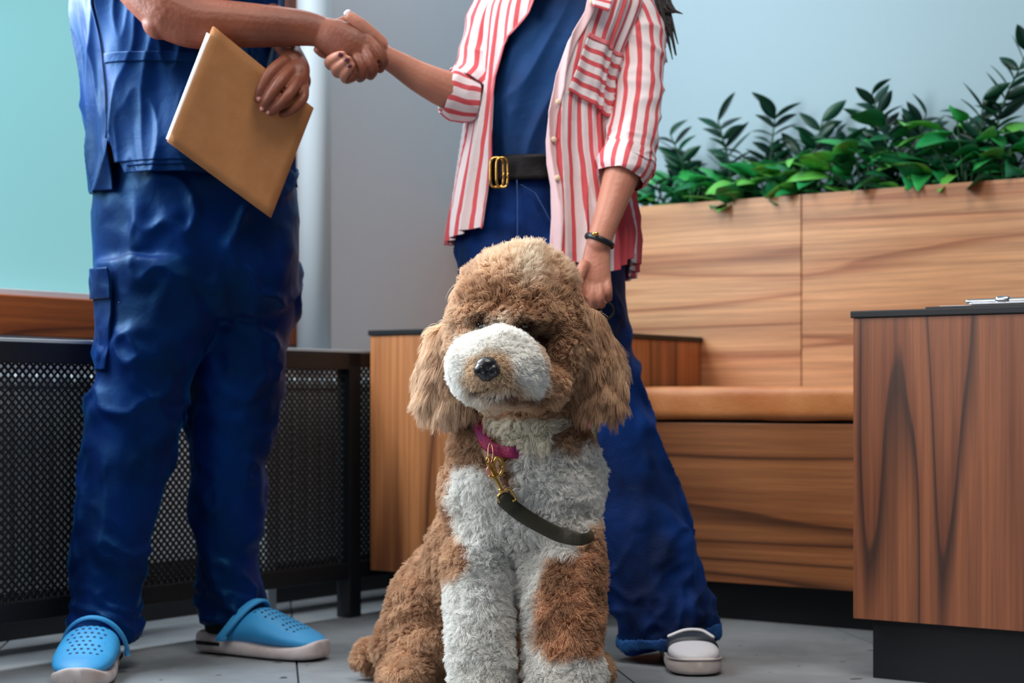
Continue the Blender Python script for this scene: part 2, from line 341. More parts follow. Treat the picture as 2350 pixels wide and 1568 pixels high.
def cushion():
    bm = bmesh.new(); nx, ny = 60, 24; x0, x1, y0, y1, z0, z1 = .008, .862, -.012, .425, .452, .527
    bmesh.ops.create_cube(bm, size=1)
    for v in bm.verts: v.co = Vector(((x0+x1)/2+v.co.x*(x1-x0), (y0+y1)/2+v.co.y*(y1-y0), (z0+z1)/2+v.co.z*(z1-z0)))
    bmesh.ops.bevel(bm, geom=bm.edges[:], offset=.022, segments=5, affect='EDGES', profile=.55)
    bmesh.ops.subdivide_edges(bm, edges=[e for e in bm.edges if e.calc_length() > .2], cuts=20, use_grid_fill=True)
    me = bpy.data.meshes.new('m'); bm.to_mesh(me); bm.free(); v = getv(me); n = getn(me)
    v += n*(fbm(v*np.array([7, 7, 14]), 2)*.003)[:, None]; setv(me, v); me.polygons.foreach_set('use_smooth', [True]*len(me.polygons)); return me
cush = link('seat_cushion', cushion(), mat('tan_leather', lin(224, 150, 92), .45, spec=.5, bump=(120, .12, 4), var=(9, lin(196, 112, 56), .22)))
cush.location = R(-2.17, SEATC, 0); cush.rotation_euler = (0, 0, ROOM); tag(cush, 'tan leather cushion lying along the wooden bench seat', 'cushion')

def cabinet(label, u0, u1, cf, depth, wm):
    t = thing('cabinet', label, 'cabinet', R(u0, cf, 0), ROOM, 'wooden side cabinets at the two ends of the bench'); W = u1-u0
    link('front_panel', boxes([(0, W, 0, .019, .109, .6425)], .0012), wm, t)
    for a in (0.0005, W-.0195): link('side_panel', boxes([(a, a+.019, .0192, depth, .109, .6425)], .0012), wm, t)
    link('back_panel', boxes([(.02, W-.02, depth-.02, depth-.001, .109, .6425)], .001), wm, t)
    link('bottom_panel', boxes([(.02, W-.02, .02, depth-.02, .109, .125)], .001), laminate, t)
    link('top', boxes([(-.004, W+.004, -.004, depth, .643, .6555)], .002), laminate, t)
    link('plinth', boxes([(.02, W-.02, .04, depth-.02, 0, .109)], .001), laminate, t)
    return t
cabinet('wood cabinet with black top behind the dog, at the left end of the bench', -2.565, -2.174, 3.05, .838, wood_cabl)
cabinet('dark-grained wood cabinet with black top, nearest the right edge of the picture', -1.302, -.80, 2.878, .55, wood_cabr)
# clipboard on the right cabinet
cb = thing('clipboard', 'dark clipboard with a chrome clip lying on the right-hand cabinet top', 'clipboard', R(-1.17, 2.93, .6555), ROOM)
link('board', boxes([(0, .32, -.045, .19, 0, .004)], .001), mat('board', lin(30, 24, 26), .5), cb)
link('paper', boxes([(.02, .31, -.03, .18, .0041, .0056)], .0003), mat('paper', lin(200, 200, 205), .8), cb)
cp = link('clip', boxes([(.075, .195, -.035, -.005, .0057, .0085), (.09, .18, -.02, 0, .0085, .013)], .001), steel, cb)
v_, f_ = merge([tube([(.07, -.03, .0115), (.20, -.03, .0115)], .0038, 12, 4), tube([(.125, -.03, .013), (.14, -.03, .013)], .0062, 12, 3)]); link('clip_spring', mesh(v_, f_), steel, cp)
link('clip_knob', mesh(*tube([(.203, -.03, .012), (.209, -.03, .012)], .0065, 12, 3)), mat('black_plastic', lin(12, 12, 16), .4), cp)

# ------------------------------------------------------------------ plants in the trough
leaf_dark = [mat('leaf_dark_%d' % i, c, .38, spec=.5) for i, c in enumerate((lin(14, 62, 46), lin(22, 78, 56), lin(12, 48, 40)))]
leaf_lite = [mat('leaf_light_%d' % i, c, .4, spec=.5) for i, c in enumerate((lin(52, 172, 84), lin(34, 146, 78), lin(104, 190, 80), lin(24, 112, 66)))]
stem_m = mat('plant_stem', lin(48, 88, 60), .6)
def leafmesh(L, W, fold, curl):
    n = 7; v = []
    for i in range(n+1):
        t = i/n; w_ = W*math.sin(PI*min(t*.97+.03, 1))**.8*(1-.25*t); z = -curl*t*t*L
        v += [(t*L, -w_, z+fold*w_), (t*L, 0, z), (t*L, w_, z+fold*w_)]
    f = []
    for i in range(n):
        a = i*3; f += [(a, a+1, a+4, a+3), (a+1, a+2, a+5, a+4)]
    me = mesh(v, f); return evalmesh(me, [('SOLIDIFY', dict(thickness=.0006))])
shapes_d = [leafmesh(.080, .0180, .25, .15), leafmesh(.066, .0165, .35, .3), leafmesh(.088, .0190, .15, .05)]
shapes_l = [leafmesh(.100, .036, .25, .45), leafmesh(.082, .030, .35, .7), leafmesh(.115, .039, .2, .3)]
def meshes(sh, ms):
    out = []
    for s in sh:
        for m in ms: k = s.copy(); k.materials.clear(); k.materials.append(m); out.append(k)
    return out
LD, LL = meshes(shapes_d, leaf_dark), meshes(shapes_l, leaf_lite)
def put_leaf(par, lib, pos, direc, roll, s):
    o = link('leaf', random.choice(lib), None, par); direc = direc.normalized()
    tip = par.location+Vector(pos)+direc*.10*s; back = (par.location+Vector(pos)).dot(V)
    if tip.dot(V) < BACKC+.012 and tip.z < 1.008: direc = direc+Vector((0, 0, .9))          # keep the blade behind the panel
    tip = par.location+Vector(pos)+direc.normalized()*.10*s
    if tip.dot(V) < BACKC+.012 and tip.z < 1.008: direc = direc-V*2*direc.dot(V)
    if (par.location+Vector(pos)+direc*.10*s).dot(V) > BC-.01: direc = direc-V*direc.dot(V)
    q = direc.normalized().to_track_quat('X', 'Z').to_matrix() @ Matrix.Rotation(roll, 3, 'X')
    o.matrix_local = Matrix.Translation(pos) @ q.to_4x4() @ Matrix.Scale(s, 4)
def plant_dark(xp, dc, stems, label):
    r = (xp-CX)/FPX; c = BACKC+.035+dc; D = c/(r*.5795+.815); base = Vector((r*D, D, .93))
    t = thing('leafy_plant', label, 'plant', base, 0, 'dark upright plants in the planter')
    for (dx, h, lean) in stems:
        h *= 1.27
        top = Vector((dx+lean, random.uniform(-.02, .03), h)); mid = Vector((dx*.8, 0, h*.55))
        link('stem', mesh(*tube([(dx*.5, 0, 0), mid, top], [.0045, .0035, .002], 6, 8)), stem_m, t)
        n = max(5, int(h/.026))
        A = cat([(dx*.5, 0, 0), tuple(mid), tuple(top)], n+1)
        for k in range(1, n+1):
            p = Vector(A[k]); tg = Vector(A[k]-A[k-1]).normalized()
            if p.z < .05: continue
            for s in ((-1, 1) if k < n else (random.choice((-1, 1)),)):
                side = Vector((s*.85, random.uniform(-.7, .5), 0)); d = side+tg*random.uniform(.5, 1.1)
                put_leaf(t, LD, p, d, random.uniform(-1.4, 1.0), random.uniform(.75, 1.05))
def plant_light(xp, dc, n, label, spread=.09, h=.10):
    r = (xp-CX)/FPX; c = BACKC+.035+dc; D = c/(r*.5795+.815); base = Vector((r*D, D, .94))
    t = thing('trailing_plant', label, 'plant', base, 0, 'pale green trailing plants in the planter')
    for k in range(n):
        a = random.uniform(0, 2*PI); rr = random.uniform(.2, 1)*spread; hh = random.uniform(.25, 1)*h*1.1
        p = Vector((math.cos(a)*rr, math.sin(a)*rr*.45, hh))
        if k % 2 == 0: link('stem', mesh(*tube([(0, 0, 0), p*.6+Vector((0, 0, .02)), p], [.003, .0025, .002], 5, 6)), stem_m, t)
        put_leaf(t, LL, p, Vector((math.cos(a)+random.uniform(-.4, .4), math.sin(a)*.5-.35, random.uniform(.0, .8))), random.uniform(-.7, .7), random.uniform(.6, 1.0))
where = ['beside the striped sleeve', 'just right of the striped sleeve', 'above the left back panel', 'rising tallest left of the panel joint', 'directly above the panel joint', 'a little right of the panel joint', 'midway between the panel joint and the right edge', 'standing over the right-hand cabinet corner', 'left of the tall plant at the right edge', 'tallest, against the right edge of the picture']
spec = [(1545, .14, [(-.03, .12, -.02), (.04, .16, .01)]), (1600, .12, [(-.03, .21, -.04), (.03, .14, .03)]), (1690, .12, [(-.02, .23, -.03), (.05, .16, .03)]),
        (1775, .13, [(-.01, .25, .02), (-.05, .16, -.03), (.05, .19, .05)]), (1880, .15, [(-.02, .22, .03), (.04, .15, .03)]), (1985, .12, [(-.04, .17, -.03), (.03, .20, -.01)]),
        (2060, .11, [(-.03, .25, -.03), (.03, .21, .04), (.0, .16, 0)]), (2140, .14, [(-.02, .19, -.01), (.04, .16, .03)]), (2215, .12, [(-.02, .19, .02), (.04, .15, .04)]), (2295, .11, [(-.06, .22, .02), (-.01, .31, .075), (.05, .17, .07)])]
for (x_, d_, st), wv in zip(spec, where): plant_dark(x_, d_, st, 'dark glossy upright plant with paired leaves, '+wv)
where2 = ['at the left end, against the striped sleeve', 'hanging over the left back panel', 'below the dark stems left of the joint', 'bushy, right at the panel joint', 'with a big bright leaf right of the joint', 'low, above the middle of the right panel', 'yellow-tinged, spilling over the right panel edge', 'between the two tallest dark stems on the right', 'at the right edge of the picture']
for (x_, d_, n_, h_), wv in zip([(1500, .06, 24, .13), (1590, .05, 22, .12), (1690, .05, 22, .12), (1775, .05, 24, .13), (1880, .05, 26, .18), (1985, .05, 24, .15), (2110, .05, 30, .20), (2215, .05, 28, .19), (2320, .05, 26, .16)], where2):
    plant_light(x_, d_, n_, 'pale green broad-leaved trailing plant '+wv, .10, h_)
# ------------------------------------------------------------------ people
class Surf:
    """ring surface from photo rows; f(th, y, off) on arrays"""
    def __init__(s, rows, disp=None):
        s.y, s.c, s.a, s.b = rows_px(rows, 300); s.disp = disp
    def ring(s, y):
        k = np.interp(y, s.y, np.arange(300)); g = lambda q: np.interp(k, np.arange(300), q)
        return g(s.c[:, 0]), g(s.c[:, 1]), g(s.c[:, 2]), g(s.a), g(s.b)
    def __call__(s, th, y, off=0.0):
        th, y = np.broadcast_arrays(np.asarray(th, float), np.asarray(y, float)); X, D, Z, a, b = s.ring(y)
        d = off+(s.disp(th, y) if s.disp else 0)
        return np.stack([X+(a+d)*np.cos(th), D+(b+d)*np.sin(th), Z+0*th], -1)
    def th(s, x, y):        # angle of the viewer-facing surface point at photo column x
        X, D, Z, a, b = s.ring(np.asarray(y, float)); r = np.clip(((np.asarray(x, float)-CX)/FPX*(D-b*.6)-X)/a, -1, 1); return -np.arccos(r)
def surfmesh(S, t0, t1, y0, y1, nt, ny, thick=.0015, hem=None, off=0.0, rad=None):
    ys = np.linspace(y0, y1, ny); s = np.linspace(0, 1, nt)
    T0 = np.array([float(t0(k)) if callable(t0) else t0 for k in ys]); T1 = np.array([float(t1(k)) if callable(t1) else t1 for k in ys])
    th = T0[:, None]+(T1-T0)[:, None]*s; y = np.repeat(ys[:, None], nt, 1)
    if hem is not None: y = y+hem(th)*(np.clip((y-y0)/(y1-y0), 0, 1)**3)
    v = S(th, y, off); me = mesh(v.reshape(-1, 3), grid_faces(ny, nt))
    setattr_f(me, 'sc', (th*(rad or float(S.a.mean()+S.b.mean())/2)).ravel()); setattr_f(me, 'hc', v[..., 2].ravel())
    return evalmesh(me, [('SOLIDIFY', dict(thickness=thick, offset=1))]) if thick else me
def tubemesh(path, rad, n=48, res=60, disp=None, thick=0, up=(0, 1, 0)):
    v, f = tube(path, rad, n, res, up=up, cap=False, closed_ends=False); k = len(v)//n
    v = v.reshape(k, n, 3); c = v.mean(1, keepdims=True); d = v-c; L = np.linalg.norm(d, axis=2, keepdims=True)
    th = np.repeat(np.linspace(0, 2*PI, n, endpoint=False)[None], k, 0); h = np.repeat(np.linspace(0, 1, k)[:, None], n, 1)
    if disp is not None: v = v+d/L*disp(th, h, v)[..., None]
    me = mesh(v.reshape(-1, 3), grid_faces(k, n, True)); setattr_f(me, 'sc', (np.minimum(th, 2*PI-th)*L[..., 0].mean()).ravel()); setattr_f(me, 'hc', v[..., 2].ravel())
    return evalmesh(me, [('SOLIDIFY', dict(thickness=thick, offset=1))]) if thick else me
def T(pts, rpx, n=14, res=None, flat=1.0):   # tube from (x,y,D) px points; rpx radii in px; flat = depth/height ratio
    pp_ = [P(*p) for p in pts]; r = [px(q, p[2]) for q, p in zip(rpx, pts)] if hasattr(rpx, '__len__') else [px(rpx, p[2]) for p in pts]
    fl = flat if hasattr(flat, '__len__') else [flat]*len(r)
    return tube(pp_, [(q, q*k) for q, k in zip(r, fl)], n, res, up=(0, 1, 0))
def cloth(name, col, dark, rough=.6, sheen=.3, fine=220, fs=.25, big=22, bs=.35, spec=.4):
    if name in MATS: return MATS[name]
    m = bpy.data.materials.new(name); m.use_nodes = True; t = m.node_tree; b = t.nodes['Principled BSDF']; L = t.links.new
    tc = nd(t, 'ShaderNodeTexCoord'); n = nd(t, 'ShaderNodeTexNoise', Scale=7, Detail=4); L(tc.outputs['Object'], n.inputs[0])
    r = nd(t, 'ShaderNodeValToRGB'); r.color_ramp.elements[0].position = .35; r.color_ramp.elements[0].color = dark; r.color_ramp.elements[1].position = .65; r.color_ramp.elements[1].color = col
    L(n.outputs['Fac'], r.inputs[0]); L(r.outputs[0], b.inputs['Base Color'])
    n2 = nd(t, 'ShaderNodeTexNoise', Scale=big, Detail=3, Distortion=.6); L(tc.outputs['Object'], n2.inputs[0])
    n3 = nd(t, 'ShaderNodeTexNoise', Scale=fine, Detail=2); L(tc.outputs['Object'], n3.inputs[0])
    b1 = nd(t, 'ShaderNodeBump', Strength=bs, Distance=.012); L(n2.outputs['Fac'], b1.inputs['Height'])
    b2 = nd(t, 'ShaderNodeBump', Strength=fs, Distance=.002); L(n3.outputs['Fac'], b2.inputs['Height']); L(b1.outputs[0], b2.inputs['Normal']); L(b2.outputs[0], b.inputs['Normal'])
    b.inputs['Roughness'].default_value = rough; b.inputs['Sheen Weight'].default_value = sheen; b.inputs['Sheen Tint'].default_value = lin(40, 150, 230); b.inputs['Specular IOR Level'].default_value = spec; b.inputs['Specular Tint'].default_value = lin(70, 190, 255) if 'scrub' in name else (1, 1, 1, 1); b.inputs['Sheen Roughness'].default_value = .35
    MATS[name] = m; return m
scrub_m = cloth('scrub_cloth', lin(4, 26, 84), lin(3, 15, 54), .46, .18, 300, .12, 16, .22, .32)
denim_m = cloth('denim', lin(3, 48, 116), lin(1, 20, 58), .7, .1, 420, .5, 14, .35, .15)
stitch = mat('stitching', lin(30, 66, 120), .8)
denim_l = cloth('denim_seam', lin(36, 96, 160), lin(20, 60, 120), .7, .2, 420, .5, 60, .3, .3)
tee_m = cloth('tee_cloth', lin(5, 62, 118), lin(2, 36, 82), .75, .15, 350, .15, 12, .4, .3)
def skin(name, col, c2):
    m = mat(name, col, .48, spec=.4, bump=(140, .12, 4), var=(16, c2, .25)); m.node_tree.nodes['Principled BSDF'].inputs['Subsurface Weight'].default_value = .08
    m.node_tree.nodes['Principled BSDF'].inputs['Subsurface Radius'].default_value = (.02, .008, .004); return m
skin_m = skin('skin_brown', lin(138, 78, 56), lin(112, 60, 44)); skin_w = skin('skin_tan', lin(196, 134, 110), lin(172, 108, 90))
nail_m = mat('nail_pink', lin(190, 130, 125), .3); nail_d = mat('nail_plum', lin(88, 34, 48), .25); nail_w = mat('nail_pale', lin(225, 215, 225), .25)

def fold(p, sx, sz, amp, seed=0, tilt=0.0):
    q = np.asarray(p)+seed*3.1; w = np.stack([fbm(q*5+9), fbm(q*5+31), 0*q[:, 0]], 1)*.05
    z = q[:, 2]+tilt*q[:, 0]
    r = np.stack([q[:, 0]*sx, q[:, 1]*sx, z*sz], 1)+w*18
    n = noise(r); return amp*(np.clip(1-np.abs(n)*2.2, 0, 1)**1.5-.35)
# ---- man
man = thing('person', 'man in blue scrubs and light blue clogs holding a brown folder while shaking hands', 'person', (P(400, 1520, 3.3).x, 3.3, 0))
def att(o, par):                          # keep world placement below an offset empty
    o.parent = par; w_ = Vector((0, 0, 0)); q = par
    while q is not None: w_ += q.location; q = q.parent
    o.location = o.location-w_; return o
def part(name, me, m, par, root, label=None):
    """mesh in room coordinates; par may be the root Empty or one of its parts"""
    o = link(name, me, m, par); o.location = -root.location if par is root else Vector((0, 0, 0))
    if label: o['label'] = label
    return o
v, f = merge([
    rowtube([(-350, 400, 520, 3.34, .05), (-300, 270, 640, 3.35, .09), (-200, 205, 640, 3.35, .10), (0, 190, 620, 3.35, .10), (300, 215, 640, 3.35, .10), (560, 230, 665, 3.35, .10)], 28, 24),
    T([(470, -420, 3.34), (465, -330, 3.35)], [58, 66]),
    E(480, -505, 3.33, 88, 125, 98, 6), E(478, -440, 3.30, 60, 62, 66), E(540, -500, 3.255, 14, 24, 20), E(395, -500, 3.36, 14, 26, 12),
    T([(330, 500, 3.33), (310, 900, 3.31), (250, 1330, 3.25)], [85, 62, 40]), T([(560, 500, 3.40), (545, 900, 3.42), (520, 1330, 3.44)], [85, 62, 40]),
])
arms = merge([
    T([(235, -260, 3.30), (262, -165, 3.25), (318, -55, 3.20), (388, 28, 3.18)], [74, 70, 68, 62], 20),
    T([(392, 30, 3.18), (450, 52, 3.18), (530, 56, 3.185), (610, 60, 3.19), (690, 64, 3.195), (735, 72, 3.195)], [64, 60, 54, 49, 42, 36], 20, flat=[.95, .95, .92, .86, .74, .62]),
    E(366, 50, 3.18, 40, 41, 44),
    # right hand clasping
    T([(690, 64, 3.197), (728, 72, 3.196), (765, 85, 3.192), (805, 104, 3.19), (838, 120, 3.19)], [38, 35, 43, 47, 38], 18, flat=[.7, .66, .6, .58, .56]),
    T([(770, 60, 3.21), (800, 50, 3.215), (832, 66, 3.22)], [15, 15, 12]),
    T([(842, 84, 3.190), (868, 112, 3.182), (880, 138, 3.185), (872, 158, 3.205)], [13.5, 13, 12.5, 11]),
    T([(830, 100, 3.188), (850, 134, 3.174), (857, 160, 3.180), (850, 174, 3.205)], [13.5, 12.5, 12, 11]),
    T([(812, 116, 3.188), (828, 148, 3.173), (833, 170, 3.181), (826, 180, 3.205)], [13, 12.5, 11.5, 10.5]),
    T([(792, 130, 3.190), (806, 159, 3.176), (808, 176, 3.184), (798, 184, 3.205)], [12, 11.5, 10.5, 9.5]),
    # left arm and hand over the folder edge
    T([(555, -250, 3.42), (560, -140, 3.42), (570, -50, 3.40), (620, 45, 3.32), (662, 112, 3.245), (672, 140, 3.215)], [66, 60, 48, 36, 27, 28], 18),
    T([(668, 128, 3.225), (672, 160, 3.198), (668, 178, 3.190)], [30, 40, 40], 18, flat=.5),
    T([(652, 142, 3.190), (622, 166, 3.164), (602, 200, 3.156), (592, 226, 3.162)], [15.5, 14.5, 13.5, 11]),
    T([(668, 160, 3.188), (644, 188, 3.160), (620, 221, 3.151), (604, 247, 3.162)], [15, 14.5, 13, 11]),
    T([(684, 180, 3.188), (668, 210, 3.160), (646, 236, 3.154), (623, 257, 3.166)], [14.5, 13.5, 12.5, 10.5]),
    T([(698, 200, 3.194), (696, 226, 3.174), (674, 250, 3.170), (648, 262, 3.178)], [12.5, 11.5, 11, 9.5]),
    T([(690, 160, 3.215), (700, 190, 3.222), (680, 215, 3.222)], [15, 14, 12]),
])
def body(parts_coarse, parts_fine, m, root, voxf=.0024):
    me1 = fuse([parts_coarse], .009, 6); me2 = fuse([parts_fine], voxf, 5, .5)
    bm = bmesh.new(); bm.from_mesh(me1); bm.from_mesh(me2); me = bpy.data.meshes.new('body'); bm.to_mesh(me); bm.free()
    me.polygons.foreach_set('use_smooth', [True]*len(me.polygons)); me.materials.clear()
    return part('body', me, m, root, root)
mb = body((v, f), arms, skin_m, man)
def nails(lst, m, root, par):
    for x, y, D, rx, ry, tl in lst:
        vv, ff = E(x, y, D, rx, ry, 2.5, tl); part('fingernail', mesh(vv, ff), m, par, root)
nails([(594, 226, 3.1535, 5, 6.5, 20), (601, 249, 3.1545, 5, 6.5, 25), (615, 258, 3.1595, 4.5, 5, 30)], nail_m, man, mb)
part('hair', fuse([E(470, -535, 3.34, 98, 118, 108, 6), E(440, -480, 3.37, 75, 95, 75)], .01, 3), mat('hair_black', lin(24, 18, 16), .6, bump=(200, .5)), man, man)
SH = -2.30
def top_disp(th, y):
    q = np.stack([np.cos(th)*.17*9, np.sin(th)*.17*9, y/1200*6.0], -1).reshape(-1, 3)
    q[:, 2] += q[:, 0]*.8
    a = fbm(q*.7+3, 2)*.012; r = (np.clip(1-np.abs(noise(q*np.array([1.3, 1.3, .6])+7))*2.0, 0, 1)**1.3)*.016
    r2 = (np.clip(1-np.abs(noise(q*np.array([2.6, 2.6, 1.1])+17))*2.4, 0, 1)**1.4)*.004
    return (a+r+r2-.008).reshape(th.shape)
TOPR = [(-335, 395, 520, 3.34, .055), (-300, 250, 645, 3.35, .10), (-200, 195, 660, 3.35, .125), (0, 178, 642, 3.35, .135), (120, 188, 640, 3.35, .135), (250, 198, 648, 3.35, .135), (350, 206, 664, 3.35, .14), (450, 216, 676, 3.35, .145)]
top = Surf(TOPR, top_disp)
g_ = lambda y: max(0, (y-338)/90)
hemf = lambda th: np.where(th > 2.6, 14+12*np.clip(th-2.8, 0, 1), -12+14*np.clip((th+1.4)/1.4, 0, 1)*np.clip((2-th)/2, 0, 1))
tp = part('scrub_top', surfmesh(top, lambda y: SH+.15*g_(y), lambda y: SH+2*PI-.04*g_(y), -335, 428, 420, 260, .002, hemf), scrub_m, man, man)
part('front_pocket', surfmesh(top, -2.24, -1.05, 150, 392, 90, 70, .003, None, .0035), scrub_m, tp, man)
part('pocket_hem', surfmesh(top, -2.24, -1.05, 150, 172, 90, 8, .003, None, .0065), scrub_m, tp, man)
part('side_seam', surfmesh(top, SH-.028, SH-.006, -200, 336, 3, 120, .002, None, .0035), scrub_m, tp, man)
part('bottom_hem', surfmesh(top, -2.10, -.25, 384, 402, 90, 6, .0015, None, .002), scrub_m, tp, man)
dsl = lambda th, h, v: .008*fbm(v.reshape(-1, 3)*14, 2).reshape(th.shape)
part('sleeve', tubemesh([P(225, -300, 3.32), P(262, -215, 3.27), P(300, -130, 3.23)], [px(95, 3.3), px(98, 3.3), px(92, 3.2)], 40, 30, dsl, .002), scrub_m, tp, man)
part('sleeve', tubemesh([P(585, -300, 3.40), P(575, -215, 3.42), P(570, -130, 3.42)], [px(85, 3.3), px(88, 3.3), px(80, 3.2)], 40, 30, dsl, .002), scrub_m, tp, man)
LEGL = [(600, 216, 520, 3.32, .105), (750, 228, 492, 3.31, .10), (870, 222, 432, 3.30, .09), (1000, 200, 404, 3.29, .082), (1150, 180, 372, 3.27, .075), (1300, 170, 334, 3.25, .07), (1400, 166, 318, 3.235, .068), (1462, 163, 314, 3.23, .07)]
LEGR = [(600, 430, 690, 3.42, .11), (700, 436, 684, 3.42, .105), (800, 428, 658, 3.42, .092), (900, 432, 640, 3.43, .086), (1000, 435, 622, 3.43, .082), (1150, 440, 598, 3.44, .076), (1280, 452, 590, 3.44, .07), (1350, 446, 600, 3.44, .07), (1425, 454, 606, 3.43, .07)]
PEL = [(385, 222, 670, 3.36, .125), (500, 208, 684, 3.36, .13), (600, 214, 688, 3.36, .13), (670, 226, 680, 3.36, .115), (730, 262, 636, 3.36, .08)]
tr = fuse([rowtube(LEGL, 40, 40), rowtube(LEGR, 40, 40), rowtube(PEL, 40, 20)], .006, 12)
v = getv(tr); n = getn(tr)
zz = v[:, 2]; low = np.clip((.75-zz)/.5, 0, 1); kn = np.exp(-((zz-.5)/.12)**2)
v += n*(fold(v, 5, 2.6, .011, 1, 1.4)+fold(v, 8, 11, .0055, 2, .8)*(.25+kn)+.003+fold(v, 12, 30, .006, 4, .3)*np.exp(-((zz-.07)/.07)**2)*1.6+fbm(v*5, 2)*.006)[:, None]; setv(tr, v)
tro = part('scrub_trousers', tr, scrub_m, man, man)
leg = Surf(LEGL); 
def wob(th, y): return .004*fbm(np.stack([th*2, y/60, y*0], -1).reshape(-1, 3), 2).reshape(th.shape)
leg.disp = lambda th, y: wob(th, y)+.006
part('cargo_pocket', surfmesh(leg, -2.80, -2.22, 625, 850, 40, 60, .004), scrub_m, tro, man)
part('pocket_flap', surfmesh(leg, -2.83, -2.19, 622, 690, 40, 20, .003, None, .005), scrub_m, tro, man)
sn = P(268, 692, 3.20); part('snap_button', mesh(*sph((sn.x, leg(np.array([-2.4]), np.array([692.]), .012)[0][1]-.002, sn.z), (.0055, .003, .0055))), steel, tro, man)
# clogs
clog_b = mat('clog_blue', lin(62, 158, 214), .5, spec=.4, bump=(40, .1), var=(12, lin(44, 136, 196), .25)); clog_w = mat('clog_sole', lin(206, 196, 196), .65, var=(20, lin(168, 152, 148), .2)); hole_m = mat('vent_dark', lin(20, 66, 104), .8); sock_m = mat('sock_black', lin(12, 13, 18), .9)
def loft(secs, n=28, sq=2.6):
    """secs: (x, half width, zbot, ztop, yshift)"""
    A = cat(secs, len(secs)*5); th = np.linspace(0, 2*PI, n, endpoint=False); c, s = np.cos(th), np.sin(th)
    ex = lambda q: np.sign(q)*np.abs(q)**(2/sq)
    v = np.stack([np.repeat(A[:, 0, None], n, 1), A[:, 4, None]+A[:, 1, None]*ex(c), (A[:, 2, None]+A[:, 3, None])/2+(A[:, 3, None]-A[:, 2, None])/2*ex(s)], -1)
    f = [tuple(q) for q in grid_faces(len(A), n, True)]; f += [tuple(range(n))[::-1], tuple(range((len(A)-1)*n, len(A)*n))]
    return v.reshape(-1, 3), f
def clog(loc, rz, root, side, label):
    M = Matrix.Translation(Vector(loc)) @ Matrix.Rotation(rz, 4, 'Z')
    tf_ = lambda vf: (np.array([tuple(M @ Vector(q)) for q in vf[0]]), vf[1])
    mk = lambda vf: mesh(*tf_(vf))
    up = loft([(.085, .040, .02, .040, 0), (.10, .0455, .02, .066, 0), (.13, .049, .02, .088, 0), (.155, .051, .02, .094, 0), (.19, .054, .02, .080, .002*side), (.23, .052, .02, .063, .004*side), (.262, .042, .02, .050, .005*side), (.280, .024, .022, .040, .004*side), (.284, .006, .026, .034, .004*side)], 32, 2.15)
    o = part('clog', mk(up), clog_b, root, root, label)
    part('sole', mk(loft([(0, .012, .012, .032, 0), (.006, .026, .004, .043, 0), (.03, .038, .001, .046, 0), (.09, .041, .001, .040, 0), (.15, .047, .001, .033, 0), (.21, .053, .001, .029, .003*side), (.26, .048, .002, .033, .004*side), (.285, .030, .006, .040, .004*side), (.291, .008, .012, .036, .004*side)], 32, 3.6)), clog_w, o, root)
    part('sole_slot', mk(merge([(boxv(.018, .075, s*.0375, s*.0405, .019, .026)) for s in (1, -1)])), sock_m, o, root)
    a = np.linspace(-.12, PI+.12, 26); vv = []
    for t in a:
        cx_, cy_, cz_ = .092+.050*max(math.sin(t), 0)**.8, .0555*math.cos(t), .040+.066*math.sin(t)
        r = Vector((0, math.cos(t), math.sin(t)))
        for dx, dr in ((-.009, -.001), (-.009, .005), (.009, .005), (.009, -.001)): vv.append(Vector((cx_+dx-.4*dr, cy_, cz_))+r*dr)
    part('strap', evalmesh(mk((np.array([tuple(q) for q in vv]), [tuple(q) for q in grid_faces(26, 4, True)]+[(0, 1, 2, 3), (100, 101, 102, 103)])), [('BEVEL', dict(width=.0015, segments=2))]), clog_b, o, root)
    part('strap_pivot', mk(merge([sph((.096, s*.0555, .040), (.009, .004, .009)) for s in (1, -1)])), clog_b, o, root)
    # vent holes on the upper
    me = o.data; vv = getv(me); Mi = M.inverted(); hs = []
    loc_v = np.array([tuple(Mi @ Vector(q)) for q in vv]); loc_n = getn(me)
    for i in range(9):
        for j in range(-4, 5):
            X = .140+.0125*i; Y = (j+(.5 if i % 2 else 0))*.0115
            if abs(Y) > .040-.0012*i: continue
            c = np.where((np.hypot(loc_v[:, 0]-X, loc_v[:, 1]-Y) < .012) & (loc_v[:, 2] > .035))[0]
            if len(c) == 0: continue
            wgt = 1/(np.hypot(loc_v[c, 0]-X, loc_v[c, 1]-Y)+1e-4)**2; zc = (loc_v[c, 2]*wgt).sum()/wgt.sum(); nn = Vector((loc_n[c]*wgt[:, None]).sum(0)).normalized()
            ctr = M @ Vector((X, Y, zc)); q = nn.to_track_quat('Z', 'Y').to_matrix()
            ring = [tuple(ctr+nn*.0004+q @ Vector((.0030*math.cos(b), .0030*math.sin(b), .0))) for b in np.linspace(0, 2*PI, 9)[:-1]]+[tuple(ctr-nn*.003)]
            hs.append((np.array(ring), [(k, (k+1) % 8, 8) for k in range(8)]+[(0,1,2,3,4,5,6,7)]))
    h_ = part('vent_holes', mesh(*merge(hs)), hole_m, o, root); h_['kind'] = 'stuff'
    vv, ff = tf_(tube([(.052, 0, .045), (.045, 0, .08), (.038, 0, .12)], [(.034, .034), (.034, .034), (.030, .030)], 18, 8))
    part('sock', mesh(vv, ff), sock_m, root, root)
def boxv(x0, x1, y0, y1, z0, z1):
    v = np.array([(x, y, z) for x in (x0, x1) for y in (y0, y1) for z in (z0, z1)]); return v, [(0, 1, 3, 2), (4, 6, 7, 5), (0, 4, 5, 1), (2, 3, 7, 6), (0, 2, 6, 4), (1, 5, 7, 3)]
hb = P(462, 1500, 3.45); clog((hb.x, 3.455, 0), -.50, man, 1, 'right-hand clog seen from its side')
